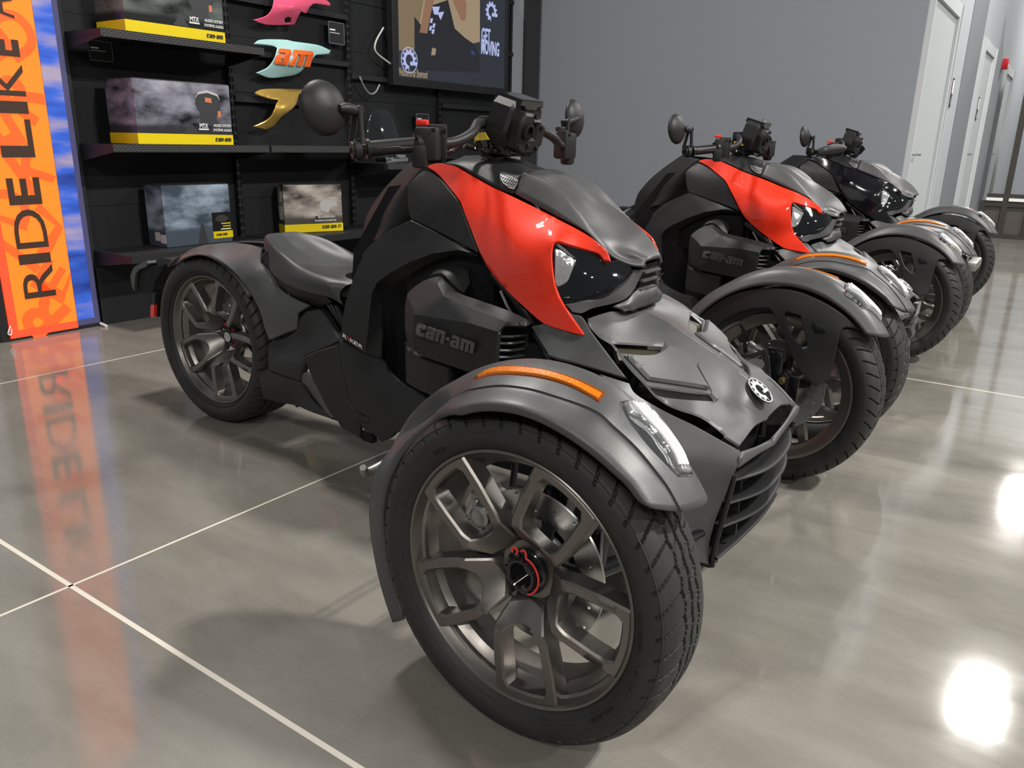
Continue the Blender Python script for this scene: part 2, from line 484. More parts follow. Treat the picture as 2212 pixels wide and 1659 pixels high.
def text2d(body, size=1.0, bold=0.0, shear=0.0):
    """triangulated flat lettering, centred on the origin: verts (x, y), faces"""
    key = (body, bold, shear)
    if key not in _txt:
        cu = bpy.data.curves.new('lettering', 'FONT'); cu.body = body; cu.align_x = 'CENTER'; cu.align_y = 'CENTER'
        cu.size = 1.0; cu.offset = bold; cu.shear = shear; cu.resolution_u = 4; cu.fill_mode = 'BOTH'; cu.extrude = 0.02
        ob = bpy.data.objects.new('lettering', cu); COL.objects.link(ob)
        dg = bpy.context.evaluated_depsgraph_get(); me = bpy.data.meshes.new_from_object(ob.evaluated_get(dg))
        V = [tuple(v.co) for v in me.vertices]; F = [tuple(p.vertices) for p in me.polygons]
        bpy.data.objects.remove(ob); bpy.data.curves.remove(cu); bpy.data.meshes.remove(me)
        _txt[key] = (V, F)
    V, F = _txt[key]
    xs = [v[0] for v in V]; ys = [v[1] for v in V]
    cx, cy = (min(xs) + max(xs)) / 2, (min(ys) + max(ys)) / 2
    wd_, hg = max(xs) - min(xs), max(ys) - min(ys)
    return [((v[0] - cx) / wd_, (v[1] - cy) / hg, v[2] / 0.04 + 0.5) for v in V], F, wd_ / hg
def lettering(name, body, fn, material, parent, bold=0.0, shear=0.0):
    """fn maps (x in -.5...5, y in -.5...5, t 0..1) -> 3D"""
    V, F, _ = text2d(body, bold=bold, shear=shear)
    o = mk(name, [fn(*v) for v in V], F, material, parent, False)
    return recalc(o)
# ================================================================ the room
def concrete():
    mt = bpy.data.materials.new('polished_concrete'); mt.use_nodes = True
    nt = mt.node_tree; p = nt.nodes['Principled BSDF']; N = nt.nodes.new; Lk = nt.links.new
    tc = N('ShaderNodeTexCoord')
    n1 = N('ShaderNodeTexNoise'); n1.inputs['Scale'].default_value = 2.2; n1.inputs['Detail'].default_value = 8; n1.inputs['Roughness'].default_value = 0.62
    n2 = N('ShaderNodeTexNoise'); n2.inputs['Scale'].default_value = 0.5; n2.inputs['Detail'].default_value = 3
    n3 = N('ShaderNodeTexNoise'); n3.inputs['Scale'].default_value = 160; n3.inputs['Detail'].default_value = 2
    mp = N('ShaderNodeMapping'); mp.inputs['Scale'].default_value = (1.0, 2.6, 1.0)
    Lk(tc.outputs['Object'], mp.inputs[0]); Lk(mp.outputs[0], n1.inputs['Vector']); Lk(tc.outputs['Object'], n2.inputs['Vector']); Lk(tc.outputs['Object'], n3.inputs['Vector'])
    r1 = N('ShaderNodeValToRGB'); r1.color_ramp.elements[0].position = 0.30; r1.color_ramp.elements[1].position = 0.72
    r1.color_ramp.elements[0].color = (0.158, 0.149, 0.132, 1); r1.color_ramp.elements[1].color = (0.240, 0.230, 0.207, 1)
    Lk(n1.outputs['Fac'], r1.inputs[0])
    m1 = N('ShaderNodeMix'); m1.data_type = 'RGBA'; m1.blend_type = 'MULTIPLY'; m1.inputs[0].default_value = 0.5
    r2 = N('ShaderNodeValToRGB'); r2.color_ramp.elements[0].color = (0.72, 0.74, 0.72, 1); r2.color_ramp.elements[1].color = (1.1, 1.06, 1.0, 1)
    Lk(n2.outputs['Fac'], r2.inputs[0]); Lk(r1.outputs[0], m1.inputs[6]); Lk(r2.outputs[0], m1.inputs[7])
    m2 = N('ShaderNodeMix'); m2.data_type = 'RGBA'; m2.blend_type = 'MULTIPLY'; m2.inputs[0].default_value = 0.35
    r3 = N('ShaderNodeValToRGB'); r3.color_ramp.elements[0].color = (0.75, 0.75, 0.75, 1); r3.color_ramp.elements[1].color = (1.15, 1.15, 1.15, 1)
    Lk(n3.outputs['Fac'], r3.inputs[0]); Lk(m1.outputs[2], m2.inputs[6]); Lk(r3.outputs[0], m2.inputs[7])
    Lk(m2.outputs[2], p.inputs['Base Color'])
    mr = N('ShaderNodeMapRange'); mr.inputs[1].default_value = 0.3; mr.inputs[2].default_value = 0.7; mr.inputs[3].default_value = 0.06; mr.inputs[4].default_value = 0.12
    Lk(n1.outputs['Fac'], mr.inputs[0]); Lk(mr.outputs[0], p.inputs['Roughness'])
    p.inputs['Specular IOR Level'].default_value = 0.36
    bp = N('ShaderNodeBump'); bp.inputs['Strength'].default_value = 0.05; bp.inputs['Distance'].default_value = 0.002
    Lk(n1.outputs['Fac'], bp.inputs['Height']); Lk(bp.outputs[0], p.inputs['Normal'])
    return mt
MT['concrete'] = concrete()
MT['joint'] = mat('joint_filler', (0.62, 0.58, 0.50), 0.5)
MT['wall'] = mat('grey_wall_paint', (0.255, 0.275, 0.305), 0.7, spec=0.3, bump=0.15, bscale=120)
MT['stripe'] = mat('stripe_paint', (0.17, 0.18, 0.20), 0.7, spec=0.3)
MT['walll'] = mat('pale_wall_paint', (0.36, 0.38, 0.41), 0.6, spec=0.3, bump=0.15, bscale=120)
MT['casing'] = mat('white_casing', (0.50, 0.52, 0.54), 0.45)
MT['doorw'] = mat('door_paint', (0.42, 0.45, 0.46), 0.45)
MT['post'] = mat('dark_post', (0.030, 0.030, 0.031), 0.5)
MT['nickel'] = mat('satin_nickel', (0.6, 0.58, 0.52), 0.25, metal=1.0)
MT['alarm'] = mat('alarm_red', (0.72, 0.02, 0.03), 0.35)
MT['bronze'] = mat('dark_bronze_frame', (0.040, 0.035, 0.032), 0.45)
MT['panelbr'] = mat('brown_panel', (0.085, 0.075, 0.068), 0.4)
MT['paneglass'] = mat('pane_glass', (0.9, 0.93, 0.95), 0.03, trans=1.0, ior=1.05)
MT['shelfblk'] = mat('shelf_black', (0.018, 0.019, 0.021), 0.55, spec=0.35)
MT['shelfbk2'] = mat('shelf_panel_black', (0.014, 0.015, 0.017), 0.65, spec=0.3)
MT['slot'] = mat('slot_black', (0.002, 0.002, 0.002), 0.8, spec=0.1)
def perf():
    mt = mat('perforated_steel', (0.05, 0.05, 0.052), 0.5); nt = mt.node_tree; p = nt.nodes['Principled BSDF']
    br = nt.nodes.new('ShaderNodeTexBrick'); tc = nt.nodes.new('ShaderNodeTexCoord'); mp = nt.nodes.new('ShaderNodeMapping')
    mp.inputs['Rotation'].default_value = (0, pi / 2, pi / 2)
    br.inputs['Color1'].default_value = (0.002, 0.002, 0.002, 1); br.inputs['Color2'].default_value = (0.002, 0.002, 0.002, 1)
    br.inputs['Mortar'].default_value = (0.075, 0.075, 0.078, 1); br.inputs['Scale'].default_value = 1.0
    br.inputs['Brick Width'].default_value = 0.022; br.inputs['Row Height'].default_value = 0.009; br.inputs['Mortar Size'].default_value = 0.0022
    sp = nt.nodes.new('ShaderNodeSeparateXYZ'); cb = nt.nodes.new('ShaderNodeCombineXYZ')
    nt.links.new(tc.outputs['Object'], sp.inputs[0]); nt.links.new(sp.outputs[1], cb.inputs[0]); nt.links.new(sp.outputs[2], cb.inputs[1])
    nt.links.new(cb.outputs[0], br.inputs['Vector']); nt.links.new(br.outputs['Color'], p.inputs['Base Color'])
    return mt
MT['perf'] = perf()
def quad(name, pts, material, parent=None):
    return mk(name, pts, [tuple(range(len(pts)))], material, parent, False)
def slab(name, x0, x1, y0, y1, z0, z1, material, parent=None, ch=0.0):
    v, f = box((x0 + x1) / 2, (y0 + y1) / 2, (z0 + z1) / 2, x1 - x0, y1 - y0, z1 - z0, ch=ch)
    return mk(name, v, f, material, parent, bool(ch), 35)

floor = slab('floor', -3.75, 14, -9, 20, -0.12, 0.0, 'concrete'); tag(floor, kind='structure')
def joint(x0, x1, y0, y1):
    slab('joint_strip', x0, x1, y0, y1, -0.004, 0.0006, 'joint', floor)
joint(-1.0395, -1.0325, -9, 20)
joint(-2.7325, -2.7265, -9, 20)
joint(-3.7, 14, -0.9455, -0.9345)
joint(-3.7, 14, 2.078, 2.0865)
YS, XD = 4.60, -0.415
tag(slab('wall_back', -3.75, -3.482, -9, YS + .15, 0, 4.6, 'walll'), kind='structure')
tag(slab('wall_side', -3.482, XD, YS, YS + 0.15, 0, 4.6, 'wall'), kind='structure')
wd2 = slab('wall_doors', XD - 0.15, XD, YS + .15, 14.5, 0, 4.6, 'walll'); tag(wd2, kind='structure')
slab('accent_stripe', XD, XD + 0.004, 6.75, 7.75, 0, 4.6, 'stripe', wd2)
tag(slab('wall_far', XD, 14, 14.4, 14.55, 0, 4.6, 'walll'), kind='structure')
tag(slab('trim_1', -3.481, -3.452, 4.345, 4.56, 0, 4.4, 'post'), kind='structure')
# doors in the pale wall: casing, slab, reveal, lever
def door(k, y0, y1, zt):
    r = empty('door_%d' % k, (XD, y0, 0)); tag(r, kind='structure')
    cw = 0.095
    def part(nm, x0, x1, ya, yb, z0, z1, mtl):
        o = slab(nm, x0 - XD, x1 - XD, ya - y0, yb - y0, z0, z1, mtl, r); return o
    part('casing', XD, XD + 0.028, y0, y0 + cw, 0, zt, 'casing'); part('casing', XD, XD + 0.028, y1 - cw, y1, 0, zt, 'casing')
    part('casing', XD, XD + 0.028, y0 + cw, y1 - cw, zt - cw, zt, 'casing')
    part('casing', XD + .028, XD + 0.04, y0 + .0, y0 + .03, 0, zt, 'casing'); part('casing', XD + .028, XD + 0.04, y1 - .03, y1, 0, zt, 'casing')
    part('door_leaf', XD + 0.001, XD + 0.006, y0 + cw, y1 - cw, 0.01, zt - cw, 'doorw')
    v, f = tube([(0.006, .17, 0.93), (0.05, .17, .93)], 0.012, 12); w_, q = tube([(0.048, .16, 0.93), (.05, .29, .93)], 0.010, 10)
    MB().add(v, f).add(w_, q).obj('handle', 'nickel', r)
    return r
door(1, 4.61, 5.95, 2.05); door(2, 7.80, 8.92, 2.02); door(3, 10.4, 11.6, 2.0)
# restroom signs beside doors 1 and 2
def sign(yc, zc, who):
    o = empty('restroom_sign', (XD + 0.004, yc, zc))
    slab('plate', 0, 0.006, -0.05, 0.05, -0.13, 0.10, 'post', o)
    slab('pictogram', 0.006, 0.009, -0.028, 0.028, -0.02, 0.085, 'white', o)
    slab('pictogram_panel', 0.006, 0.009, -0.03, 0.03, -0.11, -0.055, 'chrome', o)
    tag(o, 'narrow black and white restroom sign on pale wall beside the ' + who, 'sign', 'restroom signs')
sign(6.25, 1.44, 'nearest door'); sign(8.30, 1.40, 'second door')
al = empty('fire_alarm', (XD, 10.1, 1.97))
v, f = box(0.03, 0, 0, 0.06, 0.14, 0.12, ch=0.012); mk('body', v, f, 'alarm', al); slab('strobe', 0.055, 0.075, -0.03, 0.03, -0.045, -0.005, 'white', al)
tag(al, 'red fire alarm strobe high on the pale wall between far doors', 'fire alarm')
# glazed entrance vestibule at the far end
ves = empty('window_1', (0, 9.2, 0)); tag(ves, kind='structure')
def vp(nm, x0, x1, y0, y1, z0, z1, mtl): return slab(nm, x0, x1, y0, y1, z0, z1, mtl, ves)
vx = [-0.27, -0.045, 0.20, 1.2, 2.2]
for i, x in enumerate(vx):
    vp('mullion', x - 0.03, x + 0.03, -0.03, 0.05, 0, 0.42 if i == 0 else 2.6, 'bronze')
for i in range(len(vx) - 1):
    x0, x1 = vx[i] + .03, vx[i + 1] - .03
    vp('rail', x0, x1, -0.03, 0.05, 0.36, 0.42, 'bronze'); vp('rail', x0, x1, -0.03, 0.05, 0, 0.05, 'bronze'); vp('rail', x0, x1, -0.03, 0.05, .46, 0.50, 'bronze')
    vp('kick_panel', x0, x1, 0.0, 0.02, 0.05, 0.36, 'panelbr'); vp('ledge', x0, x1, -0.045, 0.05, 0.422, 0.455, 'white')
    if i >= 1:
        vp('pane', x0, x1, 0.005, 0.012, 0.50, 2.5, 'paneglass'); vp('rail', x0, x1, -0.03, 0.05, 2.5, 2.6, 'bronze')

# ---------------------------------------------------------------- display shelving
shv = empty('display_shelving', (-3.40, 2.26, 0))
tag(shv, 'tall black slotted display shelving with perforated steel shelves along the back wall', 'shelving')
def sp_(nm, x0, x1, y0, y1, z0, z1, mtl, ch=0.0): return slab(nm, x0 + 3.40, x1 + 3.40, y0 - 2.26, y1 - 2.26, z0, z1, mtl, shv, ch)
UY = [0.43, 1.345, 2.26, 3.18, 4.095]
for i in range(4):
    for k, (z0, z1) in enumerate([(0.0, 0.30), (0.302, 0.60), (0.602, 0.90), (0.902, 1.20), (1.202, 1.50), (1.502, 1.80), (1.802, 2.4)]):
        sp_('back_panel', -3.475, -3.455 - 0.003 * (k % 2), UY[i], UY[i + 1], z0, z1, 'shelfbk2')
for i, y in enumerate(UY):
    sp_('upright', -3.46, -3.425, y - 0.014, y + 0.014, 0, 2.4, 'shelfblk')
    if 0 < i < 4:
        q = MB()
        for zz in np.arange(0.32, 2.3, 0.045):
            for dy in (-0.009, 0.009):
                q.add(*box(-3.424 + 3.40, y + dy - 2.26, zz, 0.003, 0.006, 0.026))
        tag(q.obj('slot_row', 'slot', shv, False), kind='stuff')
sp_('base', -3.46, -3.405, 0.43, 4.095, 0, 0.30, 'shelfbk2')
def shelf(y0, y1, z, xf, lip=0.034, m_='shelfblk', front='perf'):
    sp_('shelf_board', -3.43, xf, y0, y1, z - 0.022, z, m_)
    sp_('shelf_lip', xf - 0.001, xf + 0.006, y0, y1, z - lip, z + 0.002, front)
    for yy in (y0 + 0.004, y1 - 0.004):
        v, f = plate([[(-3.43, z - .001), (xf, z - .001), (xf, z - 0.034), (-3.43, z - 0.085)]], 0, 1, lambda x, q, t: (x + 3.40, yy - 2.26 + (t - .5) * .006, q))
        recalc(mk('bracket', v, f, 'shelfblk', shv, False))
shelf(0.44, 1.335, 1.41, -3.112); shelf(0.44, 1.336, 0.907, -3.125); shelf(1.352, 2.25, 0.907, -3.125)
shelf(0.44, 1.336, 0.386, -3.085, 0.036, 'shelfblk', 'shelfblk'); shelf(1.352, 2.25, 0.386, -3.085, 0.036, 'shelfblk', 'shelfblk')
shelf(2.27, 3.17, 0.80, -3.11); shelf(2.27, 3.17, 0.386, -3.085, 0.036, 'shelfblk', 'shelfblk'); shelf(3.19, 4.085, 0.386, -3.085, .036, 'shelfblk', 'shelfblk')
for y0, y1, zs in ((1.36, 2.25, (1.175, 1.43, 1.71, 2.0)), (2.275, 3.165, (1.36, 2.05)), (3.195, 4.11, (1.22, 1.66, 2.05))):
    for zz in zs: sp_('panel_rail', -3.455, -3.415, y0, y1, zz - 0.03, zz, 'shelfblk')

# ---------------------------------------------------------------- logos
GL = {'c': ([[(0, .15), (.12, 0), (.78, 0), (.74, .27), (.36, .27), (.36, .73), (.48, .73), (.5, .62), (.84, .62), (.82, .86), (.68, 1), (.12, 1), (0, .85)]], .84),
      'a': ([[(0, .12), (.1, 0), (.85, 0), (.85, .88), (.74, 1), (.08, 1), (.05, .75), (.5, .75), (.5, .63), (.1, .63), (0, .5)], [(.34, .22), (.5, .22), (.5, .42), (.34, .42)]], .85),
      'n': ([[(0, 0), (.35, 0), (.35, .74), (.5, .74), (.5, 0), (.85, 0), (.85, .86), (.72, 1), (0, 1)]], .85),
      '-': ([[(0, .40), (.38, .40), (.38, .66), (0, .66)]], .38),
      'm': ([[(0, 0), (.35, 0), (.35, .74), (.48, .74), (.48, 0), (.8, 0), (.8, .74), (.93, .74), (.93, 0), (1.28, 0), (1.28, .86), (1.15, 1), (0, 1)]], 1.28)}
def canam(name, word, fn, material, parent, shear=0.16, ch=0.0, each=False):
    adv, items = 0.0, []
    for ch_ in word:
        loops, w_ = GL[ch_]; items.append((loops, adv)); adv += w_ + 0.10
    tot = adv - 0.10; out = []; q = MB()
    for loops, x0 in items:
        v, f = plate([[((x + x0 + shear * (y - .5)) / tot - .5, y - .5) for x, y in L] for L in loops], 0, 1, fn)
        if each: out.append(recalc(mk(name, v, f, material, parent, False)))
        else: q.add(v, f)
    return out if each else q.obj(name, material, parent, False)
def gear_logo(name, fn, material, parent, ring=True):
    """open toothed ring with a bar, in unit disc coordinates"""
    L = []
    N = 9
    for k in range(N * 4 + 1):
        t = math.radians(-20 + 285 * k / (N * 4)); r = 0.86 if (k // 2) % 2 == 0 else 0.68
        L.append((r * math.cos(t), r * math.sin(t)))
    for k in range(25, -1, -1):
        t = math.radians(-20 + 285 * k / 25); L.append((0.44 * math.cos(t), 0.44 * math.sin(t)))
    q = MB().add(*plate([L], 0, 1, fn))
    q.add(*plate([[(.1, -.12), (.95, -.12), (.95, -.32), (.1, -.32)]], 0, 1, fn))
    if ring:
        q.add(*plate([[(math.cos(t) * 1.0, math.sin(t) * 1.0) for t in np.linspace(0, 2 * pi, 48, endpoint=False)], [(math.cos(t) * .93, math.sin(t) * .93) for t in np.linspace(0, 2 * pi, 48, endpoint=False)]], 0, 1, fn))
    return q.obj(name, material, parent, False)

# ---------------------------------------------------------------- cartons on the shelves
def sky_print(name, lo, hi, seed, warm=0.0):
    mt = mat(name, (0.1, 0.1, 0.1), 0.22, spec=0.5); nt = mt.node_tree; p = nt.nodes['Principled BSDF']
    tc = nt.nodes.new('ShaderNodeTexCoord'); mp = nt.nodes.new('ShaderNodeMapping'); mp.inputs['Location'].default_value = (seed, seed * 2.3, 0); mp.inputs['Scale'].default_value = (5, 5, 11)
    nz = nt.nodes.new('ShaderNodeTexNoise'); nz.inputs['Scale'].default_value = 1.0; nz.inputs['Detail'].default_value = 7; nz.inputs['Roughness'].default_value = 0.55
    cr = nt.nodes.new('ShaderNodeValToRGB'); cr.color_ramp.elements[0].position = 0.36; cr.color_ramp.elements[1].position = 0.68
    cr.color_ramp.elements[0].color = (*lo, 1); cr.color_ramp.elements[1].color = (*hi, 1)
    sx = nt.nodes.new('ShaderNodeSeparateXYZ'); mr = nt.nodes.new('ShaderNodeMapRange'); mr.inputs[1].default_value = 0.08; mr.inputs[2].default_value = 0.10
    mx = nt.nodes.new('ShaderNodeMix'); mx.data_type = 'RGBA'; mx.inputs[6].default_value = (*[x * .5 + y * .12 for x, y in zip(lo, hi)], 1)
    nt.links.new(tc.outputs['Object'], mp.inputs[0]); nt.links.new(mp.outputs[0], nz.inputs['Vector']); nt.links.new(nz.outputs['Fac'], cr.inputs[0])
    nt.links.new(tc.outputs['Object'], sx.inputs[0]); nt.links.new(sx.outputs[2], mr.inputs[0]); nt.links.new(mr.outputs[0], mx.inputs[0]); nt.links.new(cr.outputs[0], mx.inputs[7])
    nt.links.new(mx.outputs[2], p.inputs['Base Color'])
    return mt
MT['yellow'] = mat('yellow_print', (0.86, 0.66, 0.01), 0.3)
MT['blackprint'] = mat('black_print', (0.01, 0.01, 0.01), 0.35)
MT['labelw'] = mat('paper_label', (0.7, 0.68, 0.66), 0.6)
MT['skyA'] = sky_print('storm_sky_print_a', (0.012, 0.012, 0.016), (0.34, 0.34, 0.42), 1.7)
MT['skyB'] = sky_print('storm_sky_print_b', (0.010, 0.012, 0.012), (0.17, 0.19, 0.18), 4.1)
MT['skyC'] = sky_print('storm_sky_print_c', (0.060, 0.085, 0.115), (0.46, 0.56, 0.70), 8.3)
MT['skyD'] = sky_print('storm_sky_print_d', (0.028, 0.022, 0.018), (0.66, 0.58, 0.52), 12.9)
MT['print_grey'] = mat('picture_grey', (0.05, 0.05, 0.055), 0.4)
MT['print_lt'] = mat('picture_light', (0.55, 0.54, 0.52), 0.4)
MT['print_or'] = mat('picture_orange', (0.7, 0.22, 0.10), 0.4)
def carton(label, corner, ydir, wdt, dep, hgt, sky, band, lid=0.01):
    """corner = front left bottom corner; ydir = unit vector along the front; depth goes behind"""
    ang = math.atan2(ydir[1], ydir[0]) - pi / 2
    o = empty('carton', tuple(corner), ang)      # local: +y along the front, -x into the shelf
    tag(o, label, 'box', 'printed accessory cartons on the shelves')
    body = mk('body', *box(-dep / 2, wdt / 2, hgt / 2 + .0, dep, wdt, hgt - 0.001, ch=0.002), sky, o)
    slab('lid_edge', -dep + .004, -0.004, 0.004, wdt - 0.004, hgt - .0005, hgt + 0.004, 'print_grey', o)
    if band:
        slab('yellow_band', -dep - .0005, 0.0015, -0.0015, wdt + 0.0015, 0.002, band, 'yellow', o)
    F = lambda x0, y0, sx, sz: (lambda x, q, t: (0.0016 + 0.0008 * t, y0 + x * sx, x0 + q * sz))
    return o, F
def rider_view(o, yc, zc, s):
    """dash and handlebar picture printed on the audio cartons"""
    q = MB(); L = [(math.cos(t) * s, math.sin(t) * s * .8) for t in np.linspace(0, 2 * pi, 20, endpoint=False)]
    mk('picture_dash', *plate([[(yc + x, zc + y) for x, y in [(-s, .2 * s), (-.8 * s, .9 * s), (0, 1.05 * s), (.9 * s, .8 * s), (s, .1 * s), (.6 * s, -.6 * s), (.75 * s, -1.2 * s), (-.75 * s, -1.2 * s), (-.6 * s, -.5 * s)]]], 0.0005, 0.0014, lambda x, y, t: (t, x, y)), 'print_grey', o, False)
    mk('picture_visor', *plate([[(yc + x, zc + y) for x, y in [(-.95 * s, .55 * s), (-.7 * s, .95 * s), (0, 1.12 * s), (.8 * s, .9 * s), (1.0 * s, .5 * s), (.75 * s, .78 * s), (0, .95 * s), (-.7 * s, .82 * s)]]], 0.0005, 0.0018, lambda x, y, t: (t, x, y)), 'print_lt', o, False)
    mk('picture_screen', *plate([[(yc - .2 * s, zc + .35 * s), (yc + .3 * s, zc + .3 * s), (yc + .3 * s, zc + .6 * s), (yc - .2 * s, zc + .65 * s)]], 0.0005, 0.0019, lambda x, y, t: (t, x, y)), 'print_or', o, False)
    mk('picture_switch', *plate([[(yc + .72 * s, zc - .6 * s), (yc + .95 * s, zc - .6 * s), (yc + .95 * s, zc - .2 * s), (yc + .72 * s, zc - .2 * s)]], 0.0005, 0.0019, lambda x, y, t: (t, x, y)), 'print_or', o, False)
def road(o, wdt, z0, z1):
    mk('picture_road', *plate([[(wdt * .46, z0), (wdt * .62, z0), (wdt * .56, z1), (wdt * .53, z1)]], 0.0005, 0.0012, lambda x, y, t: (t, x, y)), 'print_grey', o, False)
for nm, zc, hg, wl, lb in (('A', 0.909, 0.30, 'skyA', 'wide audio carton with storm sky print and yellow band on middle shelf'),
                           ('B', 1.412, 0.30, 'skyB', 'wide audio carton with yellow band on the top shelf, cut off by the frame')):
    o, F = carton(lb, (-3.13, 0.575, zc), (0, 1), 0.535, 0.245, hg, wl, 0.052)
    rider_view(o, 0.40, 0.185, 0.075); road(o, 0.535, 0.056, 0.10)
    lettering('print_text', 'AUDIO SYSTEM', F(0.098, 0.475, 0.105, 0.014), 'white', o, bold=0.02)
    lettering('print_text', 'SYSTÈME AUDIO', F(0.077, 0.475, 0.112, 0.016), 'white', o, bold=0.02)
    lettering('print_text', 'MTX', F(0.095, 0.365, 0.05, 0.022), 'white', o, bold=0.03)
    slab('print_bar', 0.0005, 0.0018, 0.335, 0.392, 0.074, 0.081, 'white', o)
    canam('print_logo', 'can-am', F(0.027, 0.475, 0.095, 0.018), 'blackprint', o)
ZL = 0.387
z1_ = lambda x, y: (x * .3617, y * .3617)
pc0 = onZ(*z1_(1000, 1480), ZL); pc1 = onZ(*z1_(1390, 1440), ZL); pcb = onZ(*z1_(900, 1452), ZL)
ydr = (pc1 - pc0)[:2]; wC = np.linalg.norm(ydr)
o, F = carton('square carton with blue cloudy sky print and small yellow corner label on bottom shelf', pc0, ydr / wC, wC, 0.16, 0.315, 'skyC', 0)
slab('product_label', 0.0004, 0.0016, wC * .70, wC, 0.03, 0.165, 'blackprint', o); slab('yellow_label', 0.0006, 0.003, wC * .70, wC + .004, 0.024, 0.062, 'yellow', o)
slab('white_sticker', -.098, -.055, -0.002, 0, 0.03, 0.075, 'labelw', o); slab('white_sticker', -.05, -.005, -0.002, 0, 0.02, 0.065, 'labelw', o)
canam('print_logo', 'can-am', (lambda x, y, t: (0.0032 + .0006 * t, wC * .83 + x * .07, .043 + y * .012)), 'blackprint', o); road(o, wC, 0.004, 0.11)
for kz, ww in ((.10, .06), (.085, .05), (.07, .065)): slab('print_bar', .0016, .0024, wC * .985 - ww, wC * .985, kz, kz + .006, 'yellow' if kz > .08 else 'white', o)
mk('picture_cover', *plate([[(wC * .74, .125), (wC * .80, .15), (wC * .9, .148), (wC * .97, .13), (wC * .9, .112), (wC * .8, .112)]], .0016, .0022, lambda x, y, t: (t, x, y)), 'print_grey', o, False)
pd0 = onZ(*z1_(1705, 1395), ZL); pd1 = onZ(*z1_(2048, 1378), ZL)
ydr = (pd1 - pd0)[:2]; wD = np.linalg.norm(ydr)
o, F = carton('small carton with brown sky print, white mirror picture and yellow band behind the seat', pd0, ydr / wD, wD, 0.10, 0.29, 'skyD', 0.052)
mk('picture_lamp', *plate([[(wD * .62, .135), (wD * .60, .17), (wD * .66, .20), (wD * .80, .195), (wD * .92, .165), (wD * .80, .15), (wD * .75, .115)]], 0.0005, 0.0016, lambda x, y, t: (t, x, y)), 'print_lt', o, False)
lettering('print_text', 'LED AUXILIARY LIGHT', F(0.092, wD * .72, wD * .3, 0.011), 'white', o, bold=0.02)
lettering('print_text', 'ÉCLAIRAGE AUXILIAIRE DEL', F(0.072, wD * .70, wD * .38, 0.013), 'white', o, bold=0.02)
canam('print_logo', 'can-am', (lambda x, y, t: (0.0018 + .0006 * t, wD * .76 + x * wD * .25, .030 + y * .02)), 'blackprint', o)
gear_logo('print_emblem', lambda x, y, t: (0.0018 + .0006 * t, wD * .94 + x * .013, .030 + y * .013), 'blackprint', o)
slab('white_sticker', -.075, -.02, -0.0025, 0, 0.08, 0.16, 'labelw', o); slab('white_sticker', -.06, -.03, -0.0025, 0, 0.19, 0.25, 'labelw', o); road(o, wD, .056, .10)

# ---------------------------------------------------------------- coloured body panels on the shelving
MT['pink'] = mat('pink_paint', (0.80, 0.10, 0.20), 0.25, coat=0.8)
MT['teal'] = mat('mint_paint', (0.40, 0.66, 0.64), 0.35, coat=0.4)
MT['goldp'] = mat('gold_paint', (0.62, 0.40, 0.09), 0.3, metal=0.6, coat=0.4)
MT['orangeprint'] = mat('orange_print', (0.90, 0.14, 0.02), 0.35)
def trim_panel(label, px, mtl, holes=(), bl=0.06):
    P_ = [z1_(*p) for p in px]; us = [p[0] for p in P_]; vs = [p[1] for p in P_]
    cu, cv = (min(us) + max(us)) / 2, (min(vs) + max(vs)) / 2
    ct = [(min(us), cv, 'x', -3.37), (max(us), cv, 'x', -3.385), (cu, min(vs), 'x', -3.38), (cu, max(vs), 'x', -3.385), (cu, cv, 'x', -3.38 + bl)]
    r = relief('body_panel', P_, ct, mtl, None, thick=0.004, edge=0.003, rim=1.5, gpx=7, holes=[[z1_(*p) for p in q] for q in holes])
    tag(r, label, 'body panel', 'coloured body panels hung on the shelving')
    # hanging peg
    q = onX(cu, cv, -3.40)
    mk('peg', *tube([(-3.412, q[1], q[2]), (-3.37, q[1], q[2])], 0.006, 8), 'shelfblk', r)
    return r, ct
trim_panel('pink glossy curved body panel at the top of the shelving', [(1512, 120), (1590, 95), (1625, 50), (1640, -25), (1690, -60), (1880, -60), (1975, 18), (1975, 36), (1890, 22), (1860, 35), (1830, 82), (1800, 70), (1760, 150), (1600, 150)], 'pink', holes=[[(1700, 115), (1722, 102), (1742, 112), (1738, 135), (1705, 138)]])
tp, ct = trim_panel('mint green curved body panel with orange letters between pink and gold panels', [(1515, 262), (1560, 236), (1700, 235), (1760, 246), (1900, 268), (1978, 302), (1968, 322), (1890, 328), (1840, 385), (1780, 442), (1700, 460), (1610, 466), (1530, 436), (1600, 402), (1640, 345), (1657, 285), (1625, 272)], 'teal')
def panel_logo(par, ct, u0, v0, ux, uy, vx, vy):
    fl = TPS([(q[0], q[1]) for q in ct], [depth_of(q) for q in ct])
    def fn(x, y, t):
        u = u0 + x * ux + y * vx; v = v0 + x * uy + y * vy
        P = CAM + ray(u, v) / fl(u, v); return P + np.array([0.012 + 0.002 * t, 0, 0])
    canam('lettering', 'am', fn, 'orangeprint', par, shear=0.05)
panel_logo(tp, ct, z1_(1748, 345)[0], z1_(1748, 345)[1], 78, 7, 8, -34)
tg, ct = trim_panel('gold metallic curved body panel partly behind the round mirror', [(1520, 552), (1580, 530), (1760, 530), (1880, 540), (1870, 555), (1790, 560), (1770, 625), (1730, 665), (1680, 705), (1640, 752), (1590, 776), (1510, 756), (1580, 726), (1622, 690), (1652, 620), (1666, 596), (1610, 588), (1540, 566)], 'goldp')

